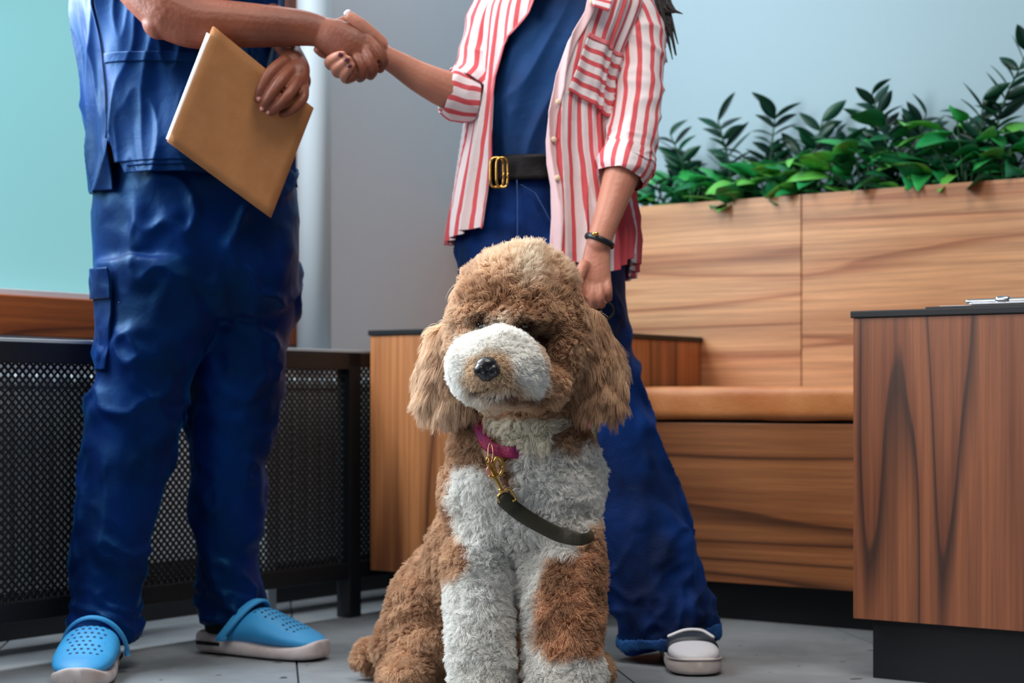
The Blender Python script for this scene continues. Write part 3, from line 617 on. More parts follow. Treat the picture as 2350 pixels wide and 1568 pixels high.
ha = P(228, 1500, 3.26); clog((ha.x+.005, 3.262, 0), -PI/2+.10, man, -1, 'left-hand clog pointing at the viewer')
# folder
fold_c = [P(490, 60, 3.120), P(720, 248, 3.215), P(622, 500, 3.220), P(385, 325, 3.125)]
fo = thing('folder', 'plain brown cardboard folder held tilted against the blue scrubs', 'folder', fold_c[0])
nrm = (fold_c[1]-fold_c[0]).cross(fold_c[3]-fold_c[0]).normalized()
if nrm.y < 0: nrm = -nrm
card = mat('card_brown', lin(178, 122, 74), .7, bump=(400, .15), var=(30, lin(166, 110, 64), .2))
def slab(q, off, th_, bow=.0, nn=14):
    def fn(u, v_):
        q0, q1, q2, q3 = [np.array(a) for a in q]
        p = (q0*((1-u)*(1-v_))[:, None]+q1*(u*(1-v_))[:, None]+q2*(u*v_)[:, None]+q3*((1-u)*v_)[:, None])
        return p+np.array(nrm)*(off+bow*np.sin(u*PI)*np.sin(v_*PI*.8))[:, None]
    return patch(fn, nn, nn, th_)
fu, fv = (fold_c[1]-fold_c[0]).normalized(), (fold_c[3]-fold_c[0]).normalized()
part('cover', slab(fold_c, 0, .0012, .004), card, fo, fo)
part('cover', slab([c+nrm*.008 for c in fold_c], 0, .0012, .004), card, fo, fo)
pq = [P(478, 76, 3.1186), P(700, 250, 3.209), P(616, 480, 3.216), P(384, 320, 3.1241)]
ppm = mat('sheet_white', lin(232, 238, 242), .8)
for k in range(4): part('sheet', slab([c+nrm*(.0018+.0014*k)-fu*.0006*k for c in pq], 0, .0007, .004), ppm, fo, fo)

# ---- woman
wo = thing('person', 'woman in open red and white striped shirt and blue jeans, holding the dog leash', 'person', (P(1300, 1520, 3.34).x, 3.34, 0))
v, f = merge([
    rowtube([(-60, 1270, 1390, 3.34, .05), (-20, 1190, 1440, 3.35, .07), (60, 1150, 1440, 3.35, .085), (200, 1130, 1400, 3.35, .085), (350, 1120, 1360, 3.35, .085), (450, 1090, 1385, 3.36, .09), (560, 1070, 1400, 3.36, .10)], 28, 24),
    T([(1330, -150, 3.34), (1325, -40, 3.35)], [44, 48]), E(1315, -220, 3.33, 78, 112, 92, -8), E(1300, -165, 3.31, 50, 52, 58), E(1275, -215, 3.24, 11, 22, 18), E(1385, -215, 3.37, 10, 22, 12),
    T([(1350, 540, 3.37), (1400, 950, 3.38), (1520, 1400, 3.36), (1535, 1480, 3.34)], [80, 52, 34, 30]), T([(1160, 540, 3.35), (1150, 950, 3.36), (1150, 1400, 3.37), (1150, 1480, 3.36)], [80, 52, 34, 30]),
])
arms = merge([
    T([(1170, -10, 3.36), (1130, 70, 3.345), (1108, 150, 3.33), (1092, 190, 3.305), (1060, 214, 3.285)], [34, 34, 36, 36, 43], 18),
    T([(1060, 214, 3.285), (1025, 206, 3.27), (965, 178, 3.25), (915, 148, 3.235), (880, 128, 3.225)], [43, 43, 36, 29, 25], 18),
    T([(885, 130, 3.225), (850, 112, 3.225), (815, 108, 3.228)], [25, 34, 36], 16, flat=.45),
    T([(872, 100, 3.205), (850, 76, 3.192), (825, 54, 3.184), (803, 38, 3.182)], [19, 16, 14.5, 12.5]),
    T([(812, 140, 3.232), (762, 150, 3.215), (757, 141, 3.188), (772, 131, 3.168), (786, 126, 3.163)], [12, 12.5, 12.5, 12, 10]),
    T([(822, 155, 3.232), (778, 168, 3.215), (772, 158, 3.186), (786, 146, 3.166), (799, 137, 3.162)], [12, 12.5, 12.5, 11.5, 10]),
    T([(830, 168, 3.230), (796, 182, 3.212), (790, 172, 3.186), (799, 160, 3.168), (807, 150, 3.164)], [11, 11.5, 11, 10.5, 9]),
    T([(800, 128, 3.235), (748, 124, 3.225), (728, 114, 3.205)], [12, 12, 9.5]),
    # left arm hanging
    T([(1450, 20, 3.36), (1462, 150, 3.33), (1452, 300, 3.28), (1430, 390, 3.235)], [48, 46, 43, 42], 18),
    T([(1430, 390, 3.235), (1406, 462, 3.205), (1386, 520, 3.18), (1374, 560, 3.17)], [43, 35, 30, 29], 18),
    T([(1374, 556, 3.17), (1368, 600, 3.165), (1366, 640, 3.16), (1370, 664, 3.157)], [29, 33, 37, 33], 18, flat=.6),
    T([(1343, 640, 3.155), (1339, 674, 3.145), (1350, 694, 3.157), (1356, 688, 3.18)], [12, 11, 10, 9]),
    T([(1360, 650, 3.153), (1358, 684, 3.139), (1364, 703, 3.153), (1368, 694, 3.18)], [12, 11, 10, 9]),
    T([(1376, 650, 3.153), (1377, 682, 3.139), (1380, 700, 3.153), (1382, 692, 3.18)], [12, 11, 10, 9]),
    T([(1392, 642, 3.157), (1396, 668, 3.145), (1396, 686, 3.157), (1393, 680, 3.18)], [11, 10, 9, 8]),
    T([(1340, 610, 3.150), (1326, 645, 3.135), (1334, 680, 3.14)], [14, 13, 11]),
])
wb = body((v, f), arms, skin_w, wo)
nails([(781, 125.5, 3.1545, 6.5, 6, 20), (796, 137, 3.1535, 6.5, 6, 35), (802, 151, 3.156, 6, 5.5, 40)], nail_d, wo, wb)
nails([(797, 29, 3.1765, 9, 6, -35)], nail_w, wo, wb)
# hair over the far shoulder
hr = []
for k in range(46):
    s = random.uniform(-1, 1); x0 = 1470+s*26; e = random.uniform(-90, 150) if k < 30 else random.uniform(60, 150); bend = random.uniform(-10, 26)
    hr.append(T([(1400+s*30, -250, 3.36+s*.03), (x0, -120, 3.37+s*.02), (x0+18+bend, 10, 3.345+s*.02), (x0+34+bend*1.5, max(e, 30), 3.345+s*.02)], [7, 9, 6, 1.2], 6, 10))
hr.append(E(1335, -255, 3.37, 98, 118, 100, -8)); hr.append(E(1425, -130, 3.39, 50, 110, 40, -8))
part('hair', mesh(*merge(hr)), mat('hair_brown', lin(44, 34, 36), .5, bump=(300, .4)), wo, wo)
# jeans
JL = [(560, 1190, 1436, 3.37, .115), (700, 1220, 1442, 3.37, .105), (850, 1250, 1466, 3.37, .098), (980, 1285, 1500, 3.37, .095), (1100, 1310, 1545, 3.36, .095), (1230, 1340, 1590, 3.35, .10), (1350, 1375, 1624, 3.34, .105), (1440, 1410, 1640, 3.33, .105), (1492, 1432, 1642, 3.33, .10)]
JR = [(560, 1050, 1300, 3.35, .11), (700, 1050, 1270, 3.35, .105), (900, 1055, 1255, 3.36, .095), (1100, 1060, 1255, 3.36, .09), (1300, 1050, 1260, 3.37, .10), (1470, 1040, 1275, 3.37, .11)]
JP = [(372, 1108, 1366, 3.355, .098), (430, 1085, 1388, 3.36, .105), (500, 1055, 1412, 3.36, .115), (560, 1042, 1430, 3.36, .12), (640, 1044, 1438, 3.36, .12)]
je = fuse([rowtube(JL, 44, 40), rowtube(JR, 40, 40), rowtube(JP, 40, 20)], .006, 10); v = getv(je); n = getn(je); zz = v[:, 2]
# hem: the cloth rises over the instep
v[:, 2] += np.clip((.16-zz)/.16, 0, 1)*np.clip((v[:, 0]-(P(1432, 0, 3.33).x))/.17, 0, 1)*.030*(v[:, 0] > P(1300, 0, 3.3).x)
v += n*(fold(v, 8, 1.5, .014, 6, .9)*np.clip((1.0-zz)/.3, .3, 1)+fold(v, 6, 14, .008, 7, -.6)*np.exp(-((zz-.1)/.12)**2)+fbm(v*5, 2)*.006)[:, None]; setv(je, v)
jo = part('jeans', je, denim_m, wo, wo)
js = Surf(JP); js.disp = lambda th, y: wob(th, y)*.5+.004
part('waistband', surfmesh(js, -PI, PI, 362, 384, 120, 6, .003, None, .004), denim_m, jo, wo)
part('fly_seam', surfmesh(js, lambda y: js.th(1190, y), lambda y: js.th(1192.5, y), 430, 640, 4, 30, .001, None, .010), stitch, jo, wo)
part('front_pocket_seam', surfmesh(js, lambda y: js.th(1212+(y-430)*.5-60*max(0, (460-y)/60), y), lambda y: js.th(1214.5+(y-430)*.5-60*max(0, (460-y)/60), y), 440, 560, 3, 30, .001, None, .010), stitch, jo, wo)
# hem band of the flared leg: the cloth's own lowest strip, doubled
def strip(me, test, off, nm, m, par, root):
    v = getv(me); n = getn(me); fs = [p for p in me.polygons if test(v[list(p.vertices)].mean(0), p.normal)]
    ids = sorted({i for p in fs for i in p.vertices}); mp = {q: k for k, q in enumerate(ids)}
    nm_ = mesh(v[ids]+n[ids]*off, [tuple(mp[i] for i in p.vertices) for p in fs]); return part(nm, evalmesh(nm_, [('SOLIDIFY', dict(thickness=.002, offset=0))]), m, par, root)
xh = P(1432, 0, 3.33).x
def lowedge(x): z0 = CAMZ-(1492-HY)/FPX*3.33; return z0+.030*min(max((x-xh)/.17, 0), 1)*.85
strip(je, lambda c, nn: c[0] > P(1320, 0, 3.33).x and lowedge(c[0])+.001 < c[2] < lowedge(c[0])+.026 and nn[2] > -.6, .0012, 'leg_hem', denim_l, jo, wo)
# belt
belt = Surf(JP); belt.y = belt.y+0
bo = part('belt', surfmesh(js, -PI, PI, 372, 428, 140, 8, .0035, None, .010), mat('belt_leather', lin(17, 12, 17), .55, spec=.25, bump=(150, .1)), wo, wo)
def dring(x, y, D, hw, hh, r):
    th = np.linspace(0, 2*PI, 40, endpoint=False); c, s = np.cos(th), np.sin(th); ex = lambda q, e: np.sign(q)*np.abs(q)**e
    pts = [P(x+hw*ex(a, .6), y+hh*ex(b, .45), D+.004*a) for a, b in zip(c, s)]; pts.append(pts[0]); pts.append(pts[1])
    return tube(pts, px(r, D), 8, 90, up=(0, 1, 0), closed_ends=False)
for x, w_ in ((1140, 15), (1152, 13)): part('buckle_ring', mesh(*dring(x, 396, 3.232+(x-1140)*.0001, w_, 34, 3.2)), gold, bo, wo)
# t-shirt
def tee_disp(th, y):
    q = np.stack([np.cos(th)*1.4, np.sin(th)*1.4, y/420], -1).reshape(-1, 3); q[:, 0] += q[:, 2]*1.1
    return (fbm(q*1.2+5, 2)*.006+(np.clip(1-np.abs(noise(q*np.array([1.5, 1.5, .9])+2))*1.8, 0, 1)**1.4)*.010).reshape(th.shape)
tee = Surf([(-45, 1225, 1430, 3.345, .07), (-10, 1170, 1450, 3.35, .09), (60, 1130, 1450, 3.35, .105), (150, 1120, 1415, 3.35, .112), (250, 1112, 1390, 3.35, .105), (330, 1106, 1374, 3.352, .100), (376, 1110, 1364, 3.355, .100)], tee_disp)
part('t_shirt', surfmesh(tee, -PI, PI, -45, 374, 240, 160, .002), tee_m, wo, wo)
# striped shirt
def stripe_mat(name, per, attr='sc', duty=.34, seed=0):
    m = bpy.data.materials.new(name); m.use_nodes = True; t = m.node_tree; b = t.nodes['Principled BSDF']; L = t.links.new
    a = nd(t, 'ShaderNodeAttribute', attribute_name=attr); tc = nd(t, 'ShaderNodeTexCoord')
    n = nd(t, 'ShaderNodeTexNoise', Scale=9, Detail=2); L(tc.outputs['Object'], n.inputs[0])
    ad = nd(t, 'ShaderNodeMath', operation='MULTIPLY_ADD'); ad.inputs[1].default_value = 1/per; L(a.outputs['Fac'], ad.inputs[0])
    nm = nd(t, 'ShaderNodeMath', operation='MULTIPLY'); nm.inputs[1].default_value = .5; L(n.outputs['Fac'], nm.inputs[0]); L(nm.outputs[0], ad.inputs[2])
    fr = nd(t, 'ShaderNodeMath', operation='FRACT'); L(ad.outputs[0], fr.inputs[0])
    r = nd(t, 'ShaderNodeValToRGB'); cr = r.color_ramp; W_, Rd = lin(232, 218, 222), lin(214, 84, 92)
    cr.elements[0].color = W_; cr.elements[0].position = 0; cr.elements[1].color = W_; cr.elements[1].position = 1
    for p, c in ((.5-duty/2-.04, W_), (.5-duty/2, Rd), (.5+duty/2, Rd), (.5+duty/2+.04, W_)): e = cr.elements.new(p); e.color = c
    L(fr.outputs[0], r.inputs[0]); L(r.outputs[0], b.inputs['Base Color'])
    n3 = nd(t, 'ShaderNodeTexNoise', Scale=30, Detail=4, Distortion=.5); L(tc.outputs['Object'], n3.inputs[0])
    bb = nd(t, 'ShaderNodeBump', Strength=.35, Distance=.006); L(n3.outputs['Fac'], bb.inputs['Height']); L(bb.outputs[0], b.inputs['Normal'])
    b.inputs['Roughness'].default_value = .8; b.inputs['Subsurface Weight'].default_value = .1; b.inputs['Subsurface Radius'].default_value = (.01, .006, .006)
    return m
st_m = stripe_mat('striped_cotton', .0235); st_p = stripe_mat('striped_cotton_pocket', .19, 'sc', .36); st_s = stripe_mat('striped_cotton_sleeve', .0235, 'sc', .34)
trim_m = mat('red_hem', lin(214, 110, 118), .8)
def sh_disp(th, y):
    k = np.clip((y-40)/500, 0, 1); q = np.stack([np.cos(th)*1.6, np.sin(th)*1.6, y/900], -1).reshape(-1, 3)
    a = (fbm(q*1.3+11, 2)*.012).reshape(th.shape)
    r = ((np.clip(1-np.abs(noise(q*np.array([3.6, 3.6, 1.0])+4))*2.2, 0, 1)**1.3)*.016).reshape(th.shape)
    return a*(.4+k)+r*(.35+k)+.004
SHR = [(-35, 1170, 1450, 3.35, .095), (10, 1118, 1478, 3.35, .115), (60, 1102, 1466, 3.35, .125), (150, 1098, 1430, 3.35, .130), (250, 1086, 1412, 3.35, .126), (350, 1070, 1414, 3.352, .125), (450, 1055, 1432, 3.358, .132), (540, 1044, 1444, 3.36, .140), (640, 1042, 1444, 3.36, .142)]
shs = Surf(SHR, sh_disp)
li = lambda y: shs.th(np.interp(y, [-40, 0, 60, 130, 200, 240, 350, 450, 560], [1262, 1240, 1215, 1162, 1142, 1136, 1130, 1128, 1122]), y)
ri = lambda y: shs.th(np.interp(y, [-40, 0, 60, 130, 200, 235, 290, 350, 400, 450, 520, 600], [1372, 1352, 1338, 1300, 1276, 1270, 1258, 1252, 1254, 1262, 1264, 1260]), y)
hs_ = lambda th: np.where(th > 2.2, -62+18*np.sin((th-2.2)*2), np.where(th < -.9, 12, 36-50*np.exp(-((th+.35)/.35)**2)))
sh = part('striped_shirt', surfmesh(shs, ri, lambda y: li(y)+2*PI, -35, 604, 520, 260, .0016, hs_, 0, .165), st_m, wo, wo)
part('front_edge', surfmesh(shs, lambda y: ri(y)-.012, lambda y: ri(y)+.10, -35, 612, 8, 160, .002, None, .004), mat('placket', lin(226, 190, 194), .8), sh, wo)
part('front_edge', surfmesh(shs, lambda y: li(y)-.022, lambda y: li(y)+.012, -35, 540, 4, 160, .002, None, .003), trim_m, sh, wo)
# chest pocket with slanting stripes
qd = np.array([(1342, 108), (1428, 150), (1388, 288), (1296, 236)], float)
def pk(u, v_):
    q = (qd[0]*((1-u)*(1-v_))[:, None]+qd[1]*(u*(1-v_))[:, None]+qd[2]*(u*v_)[:, None]+qd[3]*((1-u)*v_)[:, None])
    return shs(shs.th(q[:, 0], q[:, 1]), q[:, 1], .006+.004*noise(np.stack([u*4, v_*4, u*0], 1)))
part('chest_pocket', patch(pk, 50, 60, .002), st_p, sh, wo)
def pk2(u, v_): return pk(u, v_*.07-.0)+np.array([0, -.0018, 0])
part('pocket_hem', patch(pk2, 50, 6, .002), trim_m, sh, wo)
def collar(pts, nm='collar'):
    c = [np.array(P(*p)) for p in pts]
    fn = lambda u, v_: c[0]*((1-u)*(1-v_))[:, None]+c[1]*(u*(1-v_))[:, None]+c[2]*(u*v_)[:, None]+c[3]*((1-u)*v_)[:, None]+np.array([0, -1, 0])*(.006*np.sin(v_*PI))[:, None]
    part(nm, patch(fn, 12, 12, .0025), st_p, sh, wo)
collar([(1345, -70, 3.27), (1420, -60, 3.29), (1398, 26, 3.205), (1362, 14, 3.20)]); collar([(1290, -70, 3.27), (1230, -50, 3.29), (1226, -6, 3.215), (1252, -12, 3.20)])
for x, y in ((1346, 40), (1272, 262), (1262, 345), (1268, 432)):
    q = shs(shs.th(x+4, y), np.array(float(y)), .009); part('button', mesh(*sph(q, (.0052, .002, .0052))), mat('button', lin(228, 200, 170), .4), sh, wo)
def sdisp(amp, cr):
    def d(th, h, v):
        q = v.reshape(-1, 3); a = fbm(q*9+3, 2)*.5; r = np.clip(1-np.abs(noise(q*np.array([12, 12, 17])+8))*2.2, 0, 1)**1.3
        return ((a+r)*amp).reshape(th.shape)+cr*(np.clip(1-np.abs(noise(q*np.array([20, 20, 44])))*2.2, 0, 1)).reshape(th.shape)*np.clip((h-.6)/.4, 0, 1)
    return d
sl = part('sleeve', tubemesh([P(1425, -10, 3.355), P(1458, 60, 3.35), P(1466, 150, 3.325), P(1455, 270, 3.285), P(1442, 350, 3.255), P(1436, 385, 3.24)], [px(q, 3.33) for q in (48, 60, 59, 56, 56, 54)], 80, 120, sdisp(.006, .006), .0018), st_s, sh, wo)
part('rolled_cuff', tubemesh([P(1442, 348, 3.255), P(1434, 372, 3.245), P(1427, 396, 3.235), P(1423, 410, 3.23)], [px(q, 3.3) for q in (56, 62, 58, 46)], 80, 40, sdisp(.006, .006), .002), st_s, sl, wo)
sl2 = part('sleeve', tubemesh([P(1170, -20, 3.355), P(1132, 40, 3.345), P(1112, 110, 3.335), P(1098, 170, 3.32), P(1076, 208, 3.30)], [px(q, 3.33) for q in (46, 54, 52, 52, 52)], 80, 100, sdisp(.006, .003), .0018), st_s, sh, wo)
part('rolled_cuff', tubemesh([P(1088, 226, 3.30), P(1062, 222, 3.293), P(1036, 214, 3.285), P(1022, 210, 3.282)], [px(q, 3.3) for q in (48, 53, 53, 49)], 80, 40, sdisp(.006, .002), .002), st_s, sl2, wo)
# bracelet and rings
def band(c, nrm_, r1, r2, rad, k=48):
    nrm_ = Vector(nrm_).normalized(); a = nrm_.cross(Vector((0, 1, 0))).normalized(); b = nrm_.cross(a)
    pts = [Vector(c)+a*math.cos(t)*r1+b*math.sin(t)*r2 for t in np.linspace(0, 2*PI, k)]; return tube(pts, rad, 8, k*2, up=tuple(nrm_), closed_ends=False)
br = part('bracelet', mesh(*band(P(1376, 553, 3.172), P(1368, 600, 3.165)-P(1386, 520, 3.18)+Vector((-.012, .012, 0)), px(33, 3.28), px(32, 3.28), (.0022, .0052))), mat('bracelet_black', lin(18, 22, 32), .4), wo, wo)
part('bracelet_charm', mesh(*sph(P(1367, 537, 3.142), (.006, .003, .004))), gold, br, wo)
for x, y in ((1354, 688), (1377, 696)): part('ring', mesh(*band(P(x, y, 3.147), (0, .3, 1), px(12.5, 3.25), px(13, 3.25), .0017, 30)), mat('silver', lin(225, 205, 205), .25, metal=.8), wo, wo)
# shoes
def shoe(loc, rz, root, label=None):
    M = Matrix.Translation(Vector(loc)) @ Matrix.Rotation(rz, 4, 'Z')
    mk = lambda vf: mesh(np.array([tuple(M @ Vector(q)) for q in vf[0]]), vf[1])
    o = part('shoe', mk(loft([(0, .02, .03, .07, 0), (.02, .032, .02, .085, 0), (.09, .036, .02, .09, 0), (.15, .042, .02, .078, 0), (.185, .046, .02, .070, 0), (.207, .0475, .02, .063, 0)], 32, 2.3)), mat('shoe_black', lin(30, 38, 50), .5), root, root, label)
    part('toe_cap', mk(loft([(.203, .046, .02, .057, 0), (.225, .046, .02, .053, 0), (.25, .038, .02, .046, 0), (.262, .022, .022, .038, 0), (.266, .006, .024, .032, 0)], 32, 2.4)), mat('shoe_white', lin(205, 202, 208), .5), o, root)
    part('sole', mk(loft([(-.003, .02, .002, .03, 0), (.01, .034, .001, .033, 0), (.09, .039, .001, .033, 0), (.17, .047, .001, .032, 0), (.225, .050, .001, .032, 0), (.255, .042, .002, .033, 0), (.270, .026, .004, .033, 0), (.275, .008, .008, .03, 0)], 36, 3.8)), mat('shoe_sole', lin(200, 188, 184), .6), o, root)
    part('lace', mk(tube([(.185, -.040, .062), (.182, -.01, .072), (.182, .02, .071), (.188, .040, .060)], (.0045, .0035), 8, 14)), mat('lace', lin(225, 222, 228), .5), o, root)
    part('foxing_stripe', mk(loft([(.05, .0400, .029, .031, 0), (.17, .0478, .028, .030, 0), (.225, .0508, .028, .030, 0), (.256, .0425, .029, .031, 0), (.271, .0265, .029, .031, 0), (.2757, .008, .029, .031, 0)], 36, 3.8)), mat('stripe_grey', lin(150, 140, 140), .6), o, root)
sa = P(1548, 1500, 3.42); shoe((sa.x, 3.40, 0), -PI/2+.06, wo, 'black and white sneaker pointing at the viewer')
sb = P(1150, 1500, 3.45); shoe((sb.x, 3.47, 0), -PI/2-.15, wo)
# ------------------------------------------------------------------ dog
from mathutils.bvhtree import BVHTree
dog = thing('dog', 'large curly brown and white poodle-type dog sitting in front of the two people', 'dog', (P(1200, 1600, 2.9).x, 2.9, 0))
parts = [
    # head
    E(1188, 725, 2.80, 146, 132, 140), E(1192, 668, 2.80, 122, 92, 118), E(1200, 640, 2.81, 85, 66, 90), E(1095, 760, 2.77, 62, 85, 80), E(1278, 780, 2.79, 66, 120, 90),
    E(1182, 738, 2.715, 70, 34, 50),
    E(1140, 840, 2.662, 110, 84, 98), E(1190, 850, 2.69, 62, 70, 80), E(1132, 888, 2.655, 72, 42, 62), E(1118, 850, 2.625, 50, 46, 58), E(1215, 880, 2.74, 82, 56, 80),
    # ears
    E(1338, 760, 2.83, 52, 62, 38, -20), E(1364, 838, 2.835, 66, 92, 44, -12), E(1346, 890, 2.83, 66, 58, 42),
    E(1022, 800, 2.83, 44, 62, 38, 14), E(1012, 862, 2.83, 46, 84, 44, 6), E(1036, 915, 2.825, 46, 48, 42),
    # neck, chest, trunk
    E(1200, 950, 2.86, 125, 110, 115), E(1200, 1030, 2.87, 165, 90, 130), E(1198, 1110, 2.87, 168, 120, 140), E(1200, 1190, 2.87, 155, 100, 130), E(1195, 1255, 2.89, 122, 75, 110),
    E(1310, 1110, 2.88, 68, 115, 90), E(1080, 1130, 2.88, 62, 100, 90),
    E(1120, 1270, 3.02, 135, 170, 180, 20), E(1065, 1390, 3.10, 150, 165, 190, 15), E(1190, 1400, 3.10, 150, 150, 170),
    E(972, 1400, 3.04, 78, 120, 110, 8), E(985, 1475, 3.02, 88, 82, 120), E(1290, 1440, 3.08, 80, 120, 110),
]
parts += [
    T([(1095, 1210, 2.86), (1098, 1320, 2.82), (1103, 1450, 2.785), (1106, 1570, 2.765), (1106, 1612, 2.76)], [66, 72, 70, 68, 66], 20), E(1106, 1612, 2.735, 70, 32, 90),
    T([(1305, 1210, 2.87), (1300, 1300, 2.82), (1292, 1420, 2.785), (1292, 1560, 2.76), (1292, 1610, 2.755)], [66, 84, 84, 80, 78], 20), E(1290, 1612, 2.73, 82, 34, 92),
    T([(1240, 1290, 2.83), (1265, 1380, 2.80)], [58, 60], 16),
    E(930, 1545, 2.93, 52, 36, 110), E(905, 1480, 3.04, 44, 60, 60), E(1360, 1540, 2.98, 40, 34, 90),
    T([(985, 1500, 3.16), (930, 1510, 3.15), (880, 1500, 3.12), (850, 1502, 3.10)], [34, 32, 34, 32], 16), E(843, 1508, 3.10, 32, 30, 34),
]
db = fuse(parts, .0065, 8, .6)
v = getv(db); n = getn(db)
v += n*((fbm(v*22, 2)*.005)+(fbm(v*70+5, 1)*.0022))[:, None]; v[:, 2] = np.maximum(v[:, 2], .001); setv(db, v)
def topx(v): return v[:, 0]/v[:, 1]*FPX+CX, HY-(v[:, 2]-CAMZ)/v[:, 1]*FPX
def inpoly(x, y, poly, soft=7):
    """signed-ish soft inside test"""
    poly = np.array(poly, float); inside = np.zeros(len(x), bool); dmin = np.full(len(x), 1e9); k = len(poly)
    for i in range(k):
        x0, y0 = poly[i]; x1, y1 = poly[(i+1) % k]
        c = ((y0 > y) != (y1 > y)) & (x < (x1-x0)*(y-y0)/(y1-y0+1e-9)+x0); inside ^= c
        t = np.clip(((x-x0)*(x1-x0)+(y-y0)*(y1-y0))/((x1-x0)**2+(y1-y0)**2+1e-9), 0, 1); dmin = np.minimum(dmin, np.hypot(x-x0-t*(x1-x0), y-y0-t*(y1-y0)))
    return np.clip(np.where(inside, dmin, -dmin)/soft*.5+.5, 0, 1)
MUZ = [(1030, 800), (1060, 765), (1100, 752), (1150, 750), (1200, 758), (1222, 785), (1246, 830), (1250, 880), (1236, 905), (1190, 905), (1150, 890), (1085, 890), (1060, 915), (1040, 900), (1020, 850)]
MUZ = [(1028, 815), (1052, 780), (1092, 760), (1118, 750), (1150, 748), (1198, 760), (1222, 790), (1248, 835), (1254, 885), (1228, 908), (1188, 900), (1160, 905), (1100, 930), (1062, 915), (1030, 885), (1018, 850)]
TAN = [(1085, 820), (1118, 806), (1152, 812), (1172, 840), (1185, 880), (1210, 895), (1190, 905), (1150, 898), (1110, 905), (1072, 900), (1064, 870), (1072, 840)]
THR = [(1115, 945), (1180, 950), (1290, 938), (1318, 950), (1300, 985), (1250, 1030), (1205, 1045), (1150, 1022), (1128, 985), (1110, 955)]
CHEST = [(1032, 1092), (1060, 1072), (1105, 1068), (1140, 1100), (1160, 1135), (1180, 1120), (1172, 1060), (1200, 1042), (1260, 1030), (1310, 1020), (1370, 1005), (1410, 1040), (1400, 1140), (1378, 1190), (1345, 1225), (1322, 1262), (1262, 1290), (1240, 1345), (1232, 1420), (1230, 1480), (1262, 1508), (1420, 1500), (1420, 1760), (1008, 1760), (1010, 1345), (1050, 1330), (1076, 1310), (1068, 1260), (1040, 1200), (1028, 1140)]
C_W = np.array(lin(248, 242, 228)[:3]); C_WH = np.array(lin(252, 250, 246)[:3]); C_B = np.array(lin(228, 194, 162)[:3]); C_BD = np.array(lin(196, 157, 126)[:3]); C_BL = np.array(lin(250, 232, 210)[:3]); C_T = np.array(lin(218, 182, 138)[:3]); C_DK = np.array(lin(70, 42, 30)[:3]); C_BR = np.array(lin(200, 156, 124)[:3])
def mixc(a, b, w): return a*(1-w[:, None])+b*w[:, None]
def furcol(v, jit=True):
    x, y = topx(v); wx = fbm(v*38+3, 2)*9; wy = fbm(v*38+41, 2)*9; xx, yy = x+wx, y+wy; D = v[:, 1]
    nz = np.clip(fbm(v*26+7, 3)*.9+.5, 0, 1)
    c = mixc(C_BD[None].repeat(len(v), 0), C_B, nz)
    head = (y < 960) & (D < 3.0)
    # darker tone of the face around the eyes, pale crown streak; top and left of head painted lighter as if lit
    c = mixc(c, C_BL, np.where(head, np.clip((680-yy)/110, 0, .75), 0)); c = mixc(c, C_BL, np.where(head, np.clip((1080-xx)/90, 0, .5), 0))
    c = mixc(c, C_W, np.where(head, np.clip(1-np.hypot((xx-1212)/36, (yy-618)/58), 0, 1)**.6*.7, 0))
    c = mixc(c, C_W, np.where(head, np.clip(1-np.hypot((xx-1152)/30, (yy-738)/20), 0, 1)**.7*.8, 0))
    front = D < np.where(y < 960, 2.76, 2.93)
    w_ = inpoly(xx, yy, MUZ)*(D < 2.74); c = mixc(c, C_WH, w_)
    w_ = inpoly(xx*1+0, yy, TAN, 12)*(D < 2.68); c = mixc(c, C_T, w_*.72)
    w_ = np.clip(1-np.hypot((xx-1130)/85, (yy-935)/30), 0, 1)**.5*(D < 2.74); c = mixc(c, C_BL, w_*.8)
    for ex, ey, r in ((1103, 742, 28), (1208, 748, 32), (1246, 778, 26)): c = mixc(c, C_DK, np.clip(1.35-np.hypot((xx-ex)/(r*1.25), (yy-ey)/(r*.75)), 0, 1)*(D < 2.79)*(1-inpoly(x, y, MUZ)))
    c = mixc(c, C_DK*2.2, np.clip(1.2-np.hypot((xx-1200)/80, (yy-(912-.0*xx))/9), 0, 1)*(D < 2.75)*.8); c = mixc(c, C_DK, np.clip(1.2-np.hypot((xx-1095)/14, (yy-898)/8), 0, 1)*(D < 2.7)*.8)
    low = (y > 938)
    c = mixc(c, C_W, inpoly(xx, yy, THR)*front*low*(D > 2.70))
    c = mixc(c, C_WH*.96, inpoly(xx, yy, CHEST, 9)*(D < np.where(x < 1030, 2.87, 2.94))*(y > 990))
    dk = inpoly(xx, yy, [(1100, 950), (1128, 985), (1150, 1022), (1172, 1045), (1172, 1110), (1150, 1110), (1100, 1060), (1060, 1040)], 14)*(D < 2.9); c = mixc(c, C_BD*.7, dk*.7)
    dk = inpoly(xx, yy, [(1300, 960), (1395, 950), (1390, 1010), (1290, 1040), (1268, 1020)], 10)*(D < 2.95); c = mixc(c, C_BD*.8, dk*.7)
    lg = inpoly(xx, yy, [(1262, 1290), (1400, 1240), (1400, 1500), (1262, 1508), (1230, 1420)], 14)*(D < 2.95); c = mixc(c, C_BR*(.75+.5*nz)[:, None], lg)
    if jit: c = c*(1+rng.normal(0, .09, (len(v), 1)))
    return np.clip(c, 0, 1)
v = getv(db); col = furcol(v, False)*.95
at = db.attributes.new('fur', 'FLOAT_COLOR', 'POINT'); at.data.foreach_set('color', np.hstack([col, np.ones((len(col), 1))]).astype(np.float32).ravel())
